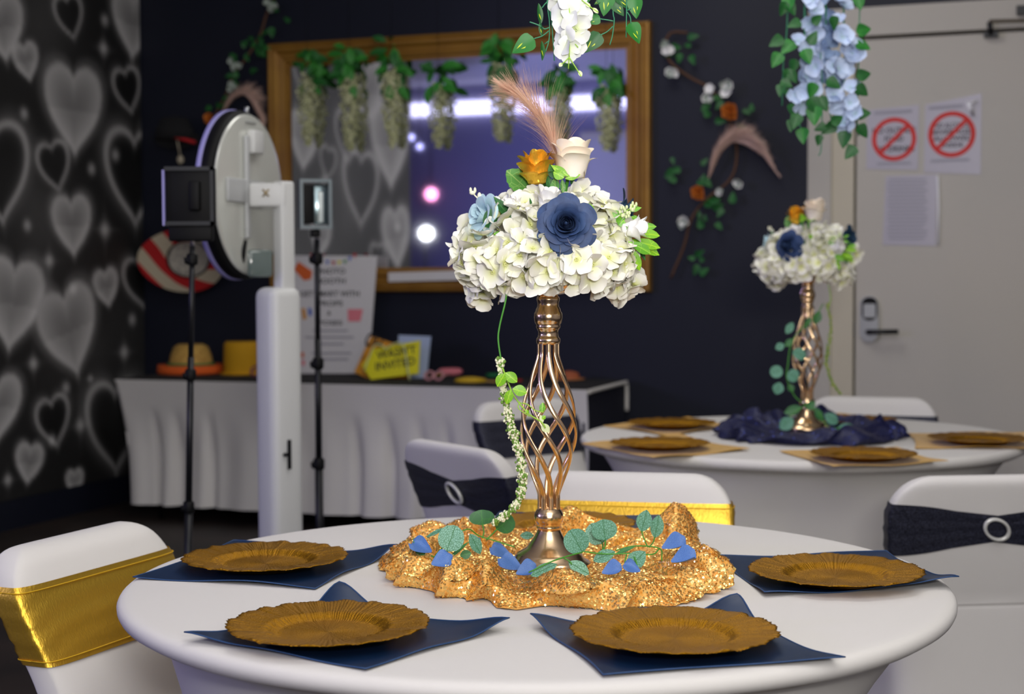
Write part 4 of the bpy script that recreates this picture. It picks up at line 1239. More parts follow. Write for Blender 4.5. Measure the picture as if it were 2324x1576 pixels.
def table_cloth_vf(ripple=0.0):
    prof = [(0.0, 0.0), (0.30, 0.0), (0.60, 0.0), (0.73, 0.0), (0.745, -0.0005), (0.754, -0.0028), (0.759, -0.007), (0.762, -0.013), (0.7615, -0.020), (0.758, -0.027), (0.750, -0.033),
            (0.736, -0.038), (0.716, -0.0425), (0.700, -0.049), (0.688, -0.062), (0.676, -0.095), (0.662, -0.16), (0.648, -0.23), (0.636, -0.32), (0.63, -0.42), (0.634, -0.55), (0.645, -0.66), (0.655, -0.735)]
    n = 128; V, Fc = [], []
    for j, (r, z) in enumerate(prof):
        for i in range(n):
            a = 2 * PI * i / n
            k = min(1.0, max(0.0, (-z - 0.05) / 0.12))
            lobe = abs(math.sin(2 * a + 0.5)) ** 1.4
            rr = r - k * 0.10 * (1 - lobe) * math.sin(min(1, -z / .74) * PI) ** .6 if k > 0 else r
            zz = z + (0.0012 * math.sin(9 * a) * (1 if 0.03 < -z < 0.07 else 0)) + TOP
            V.append((rr * math.cos(a), rr * math.sin(a), zz))
    m = len(prof)
    for j in range(m - 1):
        for i in range(n):
            k = (i + 1) % n
            Fc.append((j * n + i, (j + 1) * n + i, (j + 1) * n + k, j * n + k))
    return V, Fc


CLOTH = make_mesh('fitted_tablecloth', table_cloth_vf(), WHITE_CLOTH)
TABLE_TOP = make_mesh('tabletop', [*map(list, lathe([(0.735, TOP - .040), (0.742, TOP - .030), (0.742, TOP - .008), (0.73, TOP - .003)], 48))], mat('table_laminate', lin(190, 184, 174), .5))
TLEG = make_mesh('leg', tube([(0, 0, 0.0), (0, 0, TOP - .04)], 0.014, 8), BLACK_METAL)
for c, lt, lc in ((TC1, 'round banquet table carrying the gold sequin runner', 'white stretch cloth fitted over the round table with the gold sequin runner'),
                  (TC2, 'round banquet table carrying the navy sequin runner', 'white stretch cloth fitted over the round table with the navy sequin runner')):
    t = root('round_table', c, lt, 'table', 'round banquet tables')
    link('tabletop', TABLE_TOP, t)
    for k in range(4):
        a = PI / 4 + k * PI / 2
        link('leg', TLEG, t, Matrix.Translation((.5 * math.cos(a), .5 * math.sin(a), 0)))
    o = link('fitted_tablecloth', CLOTH); o.location = c
    setp(o, lc, 'tablecloth', 'fitted round tablecloths')


# ------------------------------------------------------------------ napkins and chargers
def napkin(corners, m, hem, label, group, seed, thick=True):
    r = random.Random(seed)
    P = [at_z(u, v, TOP + l) for u, v, l in corners]
    c = sum(P, Vector()) / 4
    rt = root('napkin', (c.x, c.y, TOP), label, 'napkin', group)
    ph = [r.uniform(0, 6) for _ in range(6)]

    def fn(u, v):
        # rounded hold-in of the edges
        q = (P[0] * (1 - u) * (1 - v) + P[1] * u * (1 - v) + P[2] * u * v + P[3] * (1 - u) * v)
        e = lambda a: 4 * a * (1 - a)
        q = q + (c - q) * (0.055 * (e(u) * (1 - e(v)) + e(v) * (1 - e(u))))
        z = 0.0
        for (a, b, l) in ((0, 0, corners[0][2]), (1, 0, corners[1][2]), (1, 1, corners[2][2]), (0, 1, corners[3][2])):
            d = math.hypot(u - a, v - b)
            z += max(0, l - 0.002) * math.exp(-(d / 0.17) ** 2)
        edge = 1 - min(e(u), e(v))
        z += 0.0036 * (edge ** 3) * (1 + math.sin(9 * u + ph[0]) * math.sin(7 * v + ph[1])) + 0.0014
        return Vector((q.x, q.y, TOP + z)) - rt.location
    g = grid(30, 30, fn)
    obj('cloth', g, m, rt)
    n = 30; loop = [i for i in range(n)] + [n * j + n - 1 for j in range(1, n)] + [n * (n - 1) + i for i in range(n - 2, -1, -1)] + [n * j for j in range(n - 2, 0, -1)]
    obj('hem', tube([Vector(g[0][i]) for i in loop + [0]], 0.0013, 5), hem, rt)
    return rt


def charger_vf():
    nr, nt = 40, 600; V = []; R = 0.158
    rr = np.random.RandomState(5)
    ph = rr.uniform(0, 6, 12)
    for j in range(nr):
        t = j / (nr - 1)
        for i in range(nt):
            a = 2 * PI * i / nt
            wav = 0.010 * math.sin(11 * a + ph[0]) + 0.009 * math.sin(17 * a + ph[1]) + 0.011 * abs(math.sin(24 * a + 1.1 * math.sin(5 * a))) + 0.008 * math.sin(67 * a + 3 * math.sin(7 * a)) + 0.005 * math.sin(131 * a + 2 * math.sin(9 * a))
            r = R * t * (1 + wav * t ** 5)
            if t < 0.50: z = 0.004
            elif t < 0.64:
                s = (t - .50) / .14; z = 0.004 + 0.010 * (s * s * (3 - 2 * s))
            else:
                s = (t - .64) / .36; z = 0.014 + 0.007 * s ** 1.2 - 0.0015 * max(0, s - .85) / .15
            rib = abs(math.sin(70 * a + 1.6 * math.sin(11 * a + ph[5]) + 5 * t * math.sin(5 * a + ph[3]) + 2.5 * t * math.sin(13 * a + ph[6]))) ** .6 + .35 * math.sin(31 * a + 9 * t + ph[7])
            amp = 0.0004 * min(1, t * 4) + 0.0010 * max(0, min(1, (t - .42) * 7)) * (1 if t < .66 else .55) + 0.0003 * max(0, t - .66)
            z += amp * rib + 0.0012 * t ** 8 * math.sin(20 * a + ph[4]) * (1 + .6 * math.sin(7 * a))
            V.append((r * math.cos(a), r * math.sin(a), z))
    Fc = []
    for j in range(nr - 1):
        for i in range(nt):
            k = (i + 1) % nt; Fc.append((j * nt + i, j * nt + k, (j + 1) * nt + k, (j + 1) * nt + i))
    # underside
    b0 = len(V); und = [(R * .985, 0.0185), (R * .66, 0.0105), (R * .58, 0.001), (R * .50, 0.0)]
    for r, z in und:
        for i in range(nt):
            a = 2 * PI * i / nt; V.append((r * math.cos(a), r * math.sin(a), z))
    prev = (nr - 1) * nt
    for q in range(len(und)):
        cur = b0 + q * nt
        for i in range(nt):
            k = (i + 1) % nt; Fc.append((prev + i, prev + k, cur + k, cur + i))
        prev = cur
    Fc.append(tuple(prev + i for i in range(nt)))
    return V, Fc


CHARGER_ME = make_mesh('charger_plate', charger_vf(), CHARGER)


def charger(u, v, label, group, spin, z=0.0045):
    p = at_z(u, v, TOP + z + .016)
    o = link('charger_plate', CHARGER_ME); o.location = (p.x, p.y, TOP + z); o.rotation_euler = (0, 0, spin)
    return setp(o, label, 'charger plate', group)


NG, CG = 'navy napkins on the table with the gold runner', 'gold chargers on navy napkins'
napkin([(418, 1436, .016), (770, 1326, .042), (1156, 1408, .018), (830, 1521, .003)], NAVY_NAPKIN, NAVY_STITCH, 'navy napkin with a raised rear corner, front of the gold chair side', NG, 1)
napkin([(1204, 1399, .018), (1673, 1350, .042), (1918, 1497, .005), (1369, 1536, .003)], NAVY_NAPKIN, NAVY_STITCH, 'largest navy napkin nearest the table edge under the closest gold charger', NG, 2)
napkin([(302, 1313, .003), (530, 1230, .003), (900, 1242, .018), (715, 1337, .003)], NAVY_NAPKIN, NAVY_STITCH, 'navy napkin next to the chair with the gold sash, its corner near the runner', NG, 3)
napkin([(1606, 1266, .003), (2012, 1252, .004), (2176, 1309, .022), (1735, 1352, .004)], NAVY_NAPKIN, NAVY_STITCH, 'navy napkin whose tip overhangs the table edge, before the ring buckle chair', NG, 4)
napkin([(1062, 1224, .004), (1135, 1164, .003), (1511, 1172, .006), (1440, 1228, .003)], NAVY_NAPKIN, NAVY_STITCH, 'navy napkin half hidden behind the gold vase', NG, 5)
charger(745, 1418, 'gold scalloped charger beside the napkin with the tallest raised corner', CG, 0.3)
charger(1530, 1433, 'gold scalloped charger closest to the viewer, widest of the five on navy', CG, 1.4)
charger(602, 1266, 'gold scalloped charger beside the chair with the gold sash', CG, 2.2)
charger(1897, 1297, 'gold scalloped charger on the napkin overhanging the table edge', CG, 3.1)
charger(1277, 1189, 'dark gold charger half hidden behind the gold vase stand', CG, 4.0)
NG2, CG2 = 'golden napkins on the table with the navy runner', 'chargers on golden napkins'
napkin([(1770, 1026, .003), (2035, 1018, .004), (2152, 1050, .003), (1891, 1060, .010)], GOLD_NAPKIN, GOLD_NAPKIN, 'golden napkin in front of the navy runner, nearest on that table', NG2, 11)
napkin([(1320, 1009, .003), (1540, 988, .004), (1701, 1022, .003), (1482, 1040, .010)], GOLD_NAPKIN, GOLD_NAPKIN, 'golden napkin at the near side end of the navy runner table, by the vase bars', NG2, 12)
napkin([(1369, 967, .003), (1560, 950, .004), (1676, 965, .003), (1517, 988, .008)], GOLD_NAPKIN, GOLD_NAPKIN, 'golden napkin along the rear rim of the navy runner table, by the dark wall', NG2, 13)
napkin([(2058, 985, .003), (2372, 980, .004), (2400, 1017, .003), (2077, 1018, .004)], GOLD_NAPKIN, GOLD_NAPKIN, 'golden napkin on the door end of the navy runner table', NG2, 14)
napkin([(1850, 958, .003), (1900, 940, .004), (2030, 954, .003), (1989, 976, .004)], GOLD_NAPKIN, GOLD_NAPKIN, 'golden napkin mostly hidden behind the navy runner', NG2, 15)
charger(1960, 1030, 'bronze charger plate in front of the navy runner', CG2, .5)
charger(1497, 1006, 'bronze charger plate at the end of the navy runner table nearest the gold vase', CG2, 1.5)
charger(1525, 960, 'bronze charger plate along the rear rim by the dark wall', CG2, 2.5)
charger(2220, 995, 'bronze charger plate on the door end of the navy runner table', CG2, 3.5)
charger(1935, 953, 'bronze charger plate mostly hidden behind the navy runner', CG2, 4.5)


# ------------------------------------------------------------------ bunched sequin cloths
def fast_mesh(name, V, quads, m, smooth=False):
    me = bpy.data.meshes.new(name)
    nv, nf = len(V), len(quads)
    me.vertices.add(nv); me.vertices.foreach_set('co', np.asarray(V, np.float32).ravel())
    me.loops.add(nf * 4); me.loops.foreach_set('vertex_index', np.asarray(quads, np.int32).ravel())
    me.polygons.add(nf); me.polygons.foreach_set('loop_start', np.arange(0, nf * 4, 4, dtype=np.int32))
    me.update(calc_edges=True); me.materials.append(m)
    if smooth: me.polygons.foreach_set('use_smooth', [True] * nf)
    me.validate(); return me


def sequin_cloth(name, center, outline, peaks, m_base, m_seq, nseq, label, seed, hs=1.0, foldn=8, dia=0.0037):
    C0 = Vector((center[0], center[1], TOP))
    ang = []; rad = []
    for u, v in outline:
        p = at_z(u, v, TOP) - C0; ang.append(math.atan2(p.y, p.x)); rad.append(math.hypot(p.x, p.y))
    o = np.argsort(ang); ang = np.array(ang)[o]; rad = np.array(rad)[o]
    nth, nt = 420, 46
    rad = rad * .972
    th = np.linspace(-PI, PI, nth, endpoint=False)
    R = np.interp(th, np.r_[ang[-1] - 2 * PI, ang, ang[0] + 2 * PI], np.r_[rad[-1], rad, rad[0]])
    R = np.array([np.mean(R[np.arange(i - 4, i + 5) % nth]) for i in range(nth)])
    rs = np.random.RandomState(seed); ph = rs.uniform(0, 6.28, 12)
    t = np.linspace(0, 1, nt)
    T, A = np.meshgrid(t, th, indexing='ij')
    rho = np.interp(t, [0, .3, .5, .62, .74, .85, .93, 1.0], [.10, .42, .68, .84, .93, .99, 1.0, .985])
    hh = np.interp(t, [0, .3, .45, .56, .66, .76, .86, .94, 1.0], [.08, .10, .30, .78, 1.0, 1.0, .68, .28, .0])
    H = 0.038 + 0.008 * np.sin(3 * th + ph[0]) + 0.010 * np.sin(7 * th + ph[1]) + 0.008 * np.sin(12 * th + ph[2])
    for pa, ph_, pw in peaks:
        p = at_z(pa[0], pa[1], TOP) - C0; a0 = math.atan2(p.y, p.x)
        d = (th - a0 + PI) % (2 * PI) - PI
        H = H + ph_ * np.exp(-(d / pw) ** 2)
    H = np.clip(H, .018, None) * hs
    fold = np.sin(foldn * A + 9 * T + 1.7 * np.sin(4 * A + ph[3]) + 1.2 * np.sin(9 * A + ph[4]))
    fold = 1 - 2 * np.abs(fold) ** .75
    fold2 = np.sin((foldn * 1.6 // 1) * A - 9 * T + ph[5] + 2 * np.sin(3 * A))
    wgt = np.clip((T - .12) / .3, 0, 1)
    Rr = R[None, :] * (rho[:, None] + 0.052 * fold * wgt + 0.030 * fold2 * wgt)
    Z = hh[:, None] * H[None, :] * (1 - 0.22 * fold * wgt + .24 * fold2 * wgt) + .006 * wgt * fold2 * (1 - T)
    Z = np.clip(Z, 0.0, None) * np.clip((1 - T) * 12, 0, 1) + 0.0025
    X = Rr * np.cos(A); Y = Rr * np.sin(A)
    V = np.stack([X, Y, Z], -1).reshape(-1, 3)
    idx = np.arange(nt * nth).reshape(nt, nth); nx = np.roll(idx, -1, 1)
    Q = np.stack([idx[:-1], idx[1:], nx[1:], nx[:-1]], -1).reshape(-1, 4)
    V = np.vstack([V, [[0, 0, .004]]])
    rt = root(name, C0, label, 'runner')
    me = fast_mesh('fabric', V, Q, m_base, True)
    link('fabric', me, rt)
    # sequins: little punched discs lying on the fabric
    P0, P1, P2 = V[Q[:, 0]], V[Q[:, 1]], V[Q[:, 3]]
    N = np.cross(P2 - P0, P1 - P0); area = np.linalg.norm(N, axis=1) + 1e-12; N = N / area[:, None]
    if (N[:, 2] * area).sum() < 0: N = -N
    sel = rs.choice(len(Q), nseq, p=area / area.sum())
    u = rs.rand(nseq, 1); v = rs.rand(nseq, 1)
    p = V[Q[sel, 0]] * (1 - u) * (1 - v) + V[Q[sel, 1]] * (u) * (1 - v) + V[Q[sel, 2]] * u * v + V[Q[sel, 3]] * (1 - u) * v
    n = N[sel] + rs.normal(0, .26, (nseq, 3)); n /= np.linalg.norm(n, axis=1)[:, None]
    ref = np.where(np.abs(n[:, 2:3]) < .9, np.array([[0, 0, 1.]]), np.array([[1., 0, 0]]))
    x = np.cross(n, ref); x /= np.linalg.norm(x, axis=1)[:, None]; y = np.cross(n, x)
    outward = N[sel]
    p = p + outward * 0.0016
    p[:, 2] = np.maximum(p[:, 2], .001)
    K = 7; SV = np.empty((nseq, 2 * K, 3))
    for k in range(K):
        a = 2 * PI * k / K
        d = x * math.cos(a) + y * math.sin(a)
        SV[:, k] = p + d * (dia / 2); SV[:, K + k] = p + d * (dia * .19)
    base = (np.arange(nseq) * 2 * K)[:, None, None]
    qd = np.array([[k, (k + 1) % K, K + (k + 1) % K, K + k] for k in range(K)])[None]
    SQ = (base + qd).reshape(-1, 4)
    s = link('sequins', fast_mesh('sequins', SV.reshape(-1, 3), SQ, m_seq), rt)
    setp(s, kind='stuff')
    bv = BVHTree.FromPolygons([tuple(C0 + Vector(q)) for q in V], [tuple(int(i) for i in q) for q in Q])
    return rt, bv


V1 = at_z(1246, 1284, TOP + .008); V1.z = TOP + .0045
V2 = at_z(1832, 966, TOP + .02); V2.z = TOP + .0045
OUT1 = [(862, 1312), (900, 1332), (950, 1349), (1060, 1369), (1150, 1383), (1260, 1392), (1400, 1392), (1530, 1378), (1612, 1364), (1652, 1337), (1640, 1310), (1612, 1272), (1560, 1246), (1480, 1236), (1300, 1228), (1100, 1231), (990, 1242), (905, 1268)]
cloth1, BV1 = sequin_cloth('sequin_runner', (V1.x + .005, V1.y + .0), OUT1, [((925, 1262), .018, .22), ((1560, 1246), .026, .30), ((1640, 1312), -.006, .3), ((1250, 1392), .004, .5)], GOLD_SEQ_BASE, GOLD_SEQ, 42000,
                           'bunched gold sequin cloth ringed round the foot of the nearer gold vase', 3)
OUT2 = [(1632, 998), (1700, 1008), (1790, 1014), (1900, 1016), (1990, 1012), (2052, 998), (2040, 982), (1980, 972), (1900, 962), (1800, 958), (1700, 964), (1650, 978)]
cloth2, BV2 = sequin_cloth('sequin_runner', (V2.x, V2.y - .02), OUT2, [((1690, 966), .012, .3), ((1780, 958), .008, .3)], NAVY_SEQ_BASE, NAVY_SEQ, 5200,
                           'bunched navy sequin cloth ringed round the foot of the farther vase', 8, .85)

# ------------------------------------------------------------------ the twisted gold vase stands
PXM = F_PX / V1.y
GV = 'twisted gold flower stands'


def vase(loc, label, rz):
    rt = root('flower_stand', loc, label, 'vase', GV, rz)
    k = 1 / PXM * 0.995; z0 = 1290
    zz = lambda v: (z0 - v) * k
    obj('foot', lathe([(.02, 0.0), (.074, 0.0), (.0815, .003), (.083, .008), (.080, .012), (.074, .0145), (.071, .017), (.066, .022), (.064, .026), (.060, .030), (52 * k, zz(1244)), (44 * k, zz(1233)), (37 * k, zz(1224)), (31 * k, zz(1214)), (27 * k, zz(1206)), (25 * k, zz(1201))], 56), ROSEGOLD, rt)
    obj('lower_knob', lathe([(24 * k, zz(1203)), (28.5 * k, zz(1200)), (29 * k, zz(1196)), (27.5 * k, zz(1193)), (29 * k, zz(1190)), (29 * k, zz(1188)), (31 * k, zz(1186)), (34 * k, zz(1176)), (33 * k, zz(1166)), (29 * k, zz(1158)), (25 * k, zz(1154)), (23 * k, zz(1150))], 44), ROSEGOLD, rt)
    zb, zt = zz(1156), zz(766)
    nb = 8
    for b in range(nb):
        pts = []; n = 46
        for i in range(n):
            t = i / (n - 1)
            s = min(1, max(0, (t - .09) / .82)); s2 = s * s * (3 - 2 * s)
            bul = math.sin(PI * s) ** 1.15
            r = (22.5 + 40.5 * bul * (1 + .05 * math.sin(2 * PI * s))) * k
            a = 2 * PI * b / nb + .2 - 2.55 * (0.6 * s2 + .4 * s)
            pts.append(Vector((r * math.cos(a), r * math.sin(a), zb + (zt - zb) * t)))
        V, Fc = [], []
        hw, ht = 5.6 * k, 3.0 * k
        for i, p in enumerate(pts):
            tg = (pts[min(i + 1, n - 1)] - pts[max(0, i - 1)]).normalized()
            rad = Vector((p.x, p.y, 0)).normalized(); rad = (rad - tg * rad.dot(tg)).normalized(); sd = tg.cross(rad)
            c8 = [(-1, -.55), (-.8, -1), (.8, -1), (1, -.55), (1, .55), (.8, 1), (-.8, 1), (-1, .55)]
            V += [p + sd * (hw * x) + rad * (ht * y) for x, y in c8]
        for j in range(n - 1):
            for q in range(8):
                q2 = (q + 1) % 8; Fc.append((j * 8 + q, j * 8 + q2, (j + 1) * 8 + q2, (j + 1) * 8 + q))
        o = obj('twisted_bar', (V, Fc), ROSEGOLD, rt, True)
    obj('upper_knob', lathe([(23 * k, zz(777)), (26.5 * k, zz(774)), (27.5 * k, zz(768)), (27 * k, zz(763)), (24 * k, zz(760)), (22.5 * k, zz(754)), (22.5 * k, zz(748)), (25 * k, zz(742)), (27.5 * k, zz(738)), (27.5 * k, zz(734)), (26.5 * k, zz(732)), (30 * k, zz(728)), (32.5 * k, zz(716)), (32 * k, zz(706)), (28.5 * k, zz(700)), (28 * k, zz(696)), (24.5 * k, zz(690)), (24 * k, zz(682)), (26 * k, zz(676)), (26 * k, zz(670)), (23 * k, zz(666)), (20 * k, zz(661))], 44), ROSEGOLD, rt)
    obj('dish', lathe([(18 * k, zz(664)), (40 * k, zz(661)), (66 * k, zz(654)), (86 * k, zz(640)), (90 * k, zz(630)), (87 * k, zz(629)), (82 * k, zz(640)), (60 * k, zz(650)), (10 * k, zz(656))], 56), ROSEGOLD, rt)
    return rt


vase1 = vase(V1, 'tall gold stand of twisted bars rising from the gold sequin cloth', 0.0)
vase2 = copy_tree(vase1); vase2.location = V2; vase2.rotation_euler = (0, 0, 0.5)
vase2['label'] = 'gold stand of twisted bars rising from the navy sequin cloth, wound with leaves'

# ------------------------------------------------------------------ flower arrangement
O1 = Vector((V1.x, V1.y, V1.z + (1290 - 640) / PXM))
ar = root('flower_arrangement', O1, 'white hydrangea arrangement with a navy rose on the gold stand over gold sequins', 'flowers', 'flower arrangements on the gold stands')


def L(u, v, dy=0.0):
    return at_y(u, v, V1.y + dy) - O1


def floret(seed):
    r = random.Random(seed); parts = []
    for i in range(4):
        p = petal_vf(.031, .036, r.uniform(-.05, .32), .05, seed * 7 + i, 7, 6, r.uniform(0, .15))
        parts.append(xf(p, Matrix.Rotation(PI / 2 * i + r.uniform(-.12, .12), 4, 'Z') @ Matrix.Rotation(r.uniform(-.15, .45), 4, 'X')))
    for i in range(5):
        a = i * 2 * PI / 5
        parts.append(ball(.0016, 5, 4, (.0024 * math.cos(a), .0024 * math.sin(a), .003)))
    return merge(*parts)


FLORETS = [make_mesh('floret', floret(100 + k), PETAL_WHITE) for k in range(8)]
heads = [(1098, 585, -.05, 60, 17), (1085, 548, .02, 46, 9), (1176, 520, -.07, 52, 15), (1152, 594, -.09, 58, 17), (1205, 474, -.01, 40, 12), (1225, 590, -.13, 54, 18), (1300, 480, .0, 46, 12),
         (1362, 512, -.03, 52, 15), (1378, 580, -.06, 58, 17), (1308, 588, -.13, 54, 18), (1400, 632, .0, 42, 12), (1105, 640, -.01, 40, 11), (1232, 606, -.08, 38, 12), (1170, 612, -.06, 42, 11), (1370, 612, -.07, 40, 11), (1278, 572, -.08, 36, 8),
         (1250, 545, .08, 76, 14), (1140, 560, .08, 60, 12), (1350, 560, .08, 60, 12), (1340, 474, .03, 32, 7), (1150, 488, .0, 32, 8)]
ga = PI * (3 - math.sqrt(5))
for hu, hv, dy, rpx, nf in heads:
    c = L(hu, hv, dy); R = rpx / PXM
    hd = obj('hydrangea_head', ball(R * .55, 12, 8), PETAL_WHITE, ar, mtx=Matrix.Translation(c))
    outdir = Vector((c.x, c.y * 1.0, (c.z - .06) * 1.2)).normalized()
    front = Vector((0, -1, 0.0)) if dy < .05 else Vector((0, 1, .2))
    bias = (outdir + front * .9).normalized()
    k = 0; i = 0
    tot = int(nf * 1.7)
    pts = []
    for i in range(tot):
        z = 1 - 2 * (i + .5) / tot; rr = math.sqrt(1 - z * z); a = i * ga + rnd.uniform(-.2, .2)
        pts.append(Vector((rr * math.cos(a), rr * math.sin(a), z)))
    pts.sort(key=lambda d: -d.dot(bias))
    for d in pts[:nf]:
        n = (d + Vector((rnd.gauss(0, .28), rnd.gauss(0, .28), rnd.gauss(0, .28)))).normalized()
        pos = d * R * rnd.uniform(.82, 1.0)
        tdir = Vector((rnd.gauss(0, 1), rnd.gauss(0, 1), rnd.gauss(0, 1)))
        link('floret', rnd.choice(FLORETS), hd, frame(pos, tdir, n, rnd.uniform(.88, 1.12)))


def rose(name, mtx, m, layers, seed, label=None, core_r=.006, core_h=.025, droop=0.0):
    r = random.Random(seed)
    br_ = max(l_[1] for l_ in layers) * .98
    cr = obj(name, lathe([(br_ * .6, -.006), (br_, -.002), (br_, .006), (core_r * 1.7, core_h * .40), (core_r * .9, core_h * .7), (core_r * .3, core_h * .86)], 12), m, ar, mtx=mtx)
    if label: cr['label'] = label
    ph = 0.0
    for li, (n, r0, r1, h, wa, curl) in enumerate(layers):
        ph += r.uniform(.3, .9)
        for i in range(n):
            a0 = ph + 2 * PI * i / n + r.uniform(-.12, .12); hj = h * r.uniform(.92, 1.08); rj = r.uniform(.94, 1.07); wv = r.uniform(0, 6)
            zo = -.0012 * li

            def fn(u, v):
                s = 2 * u - 1; t = v * (1 - .36 * abs(s) ** 2.4)
                a = a0 + s * wa * (.35 + .65 * min(1, v * 1.8))
                cu = max(0, t - .55) / .45
                rho = r0 + (r1 * rj - r0) * t ** 1.3 + curl * cu ** 2 * (1 + .5 * s * s) + .0009 * math.sin(5 * s + wv) * t
                z = hj * t - .10 * hj * s * s * t - curl * .75 * cu ** 3 + zo
                return (rho * math.cos(a), rho * math.sin(a), z)
            obj('petal', grid(11, 9, fn), m, cr)
    return cr


rose('navy_rose', frame(L(1286, 512, -.162), (0.1, .1, 1), (-.05, -1, .12)), ROSE_NAVY,
     [(2, .007, .0035, .050, 1.8, .0), (3, .010, .0065, .051, 1.5, .001), (3, .013, .0105, .050, 1.4, .003), (3, .015, .015, .048, 1.35, .005), (4, .016, .020, .045, 1.1, .007), (4, .017, .026, .041, 1.0, .009), (5, .017, .032, .036, .86, .010), (5, .017, .039, .029, .82, .013), (6, .018, .046, .018, .72, .014)], 1, 'large open dusty navy rose', .0042, .046)
rose('cream_rose', frame(L(1296, 397, -.03), (.1, 1, .0), (.06, -.22, 1)), ROSE_CREAM,
     [(3, .009, .014, .066, 1.5, 0), (3, .016, .022, .070, 1.35, .001), (3, .022, .028, .070, 1.25, .004), (3, .026, .032, .066, 1.15, .010), (4, .026, .036, .052, .85, .013)], 2, 'cream rose on top', .012, .05)
rose('gold_rose', frame(L(1219, 412, -.04), (.1, 1, 0), (-.10, -.35, 1)), ROSE_GOLD,
     [(3, .007, .012, .056, 1.4, 0), (3, .013, .020, .060, 1.25, .002), (4, .017, .027, .058, 1.0, .006), (4, .018, .031, .044, .9, .009), (5, .016, .032, .026, .8, .008)], 3, 'metallic gold rose on top', .01, .045)
rose('blue_rose', frame(L(1112, 494, -.05), (0, .3, 1), (-.75, -.35, .55)), ROSE_BLUE,
     [(3, .004, .008, .036, 1.3, 0), (4, .008, .016, .038, 1.1, .002), (5, .012, .026, .034, .9, .008), (6, .014, .036, .024, .75, .012)], 4, 'ice blue rose')
rose('teal_rose', frame(L(1405, 482, .03), (0, .3, 1), (.7, .2, .6)), ROSE_DARK,
     [(3, .004, .009, .030, 1.3, 0), (5, .010, .022, .030, .9, .006), (5, .012, .034, .02, .8, .012)], 5, 'dark teal rose')
for u, v, dy, zd, sd, sc in ((1166, 500, -.06, (-.15, -.35, 1), 6, 1.0), (1238, 478, -.07, (.25, -.3, 1), 7, 1.05), (1418, 522, -.07, (1, -.35, .05), 8, .95)):
    q = rose('white_rosebud', frame(L(u, v, dy), (0.1, 1, .3), zd, sc), ROSE_WHITE, [(3, .005, .012, .044, 1.5, 0), (4, .010, .019, .046, 1.1, .002), (4, .012, .022, .036, .9, .006)], sd, 'small white rosebud', .01, .036)
    for k in range(5):
        a = k * 2 * PI / 5
        obj('sepal', xf(leaf_vf(.026, .010, 'lance', 6, 4, -.4), Matrix.Rotation(a, 4, 'Z') @ Matrix.Translation((0, .009, -.004)) @ Matrix.Rotation(1.25, 4, 'X')), LEAF_BRIGHT, q)


def A_leaf(base, tip, wpx, m, shape='oval', dy=0.0, face=(0, -1, .3), name='leaf', teeth=0.0, bend=.15, dyt=None, parent=None, Lf=None):
    """leaf from base pixel to tip pixel"""
    f = Lf or L
    b = f(base[0], base[1], dy); t = f(tip[0], tip[1], dy if dyt is None else dyt)
    return obj(name, leaf_vf((t - b).length, wpx / PXM, shape, 13 if teeth else 9, 5, bend, .10, teeth), m, parent or ar, mtx=frame(b, t - b, face))


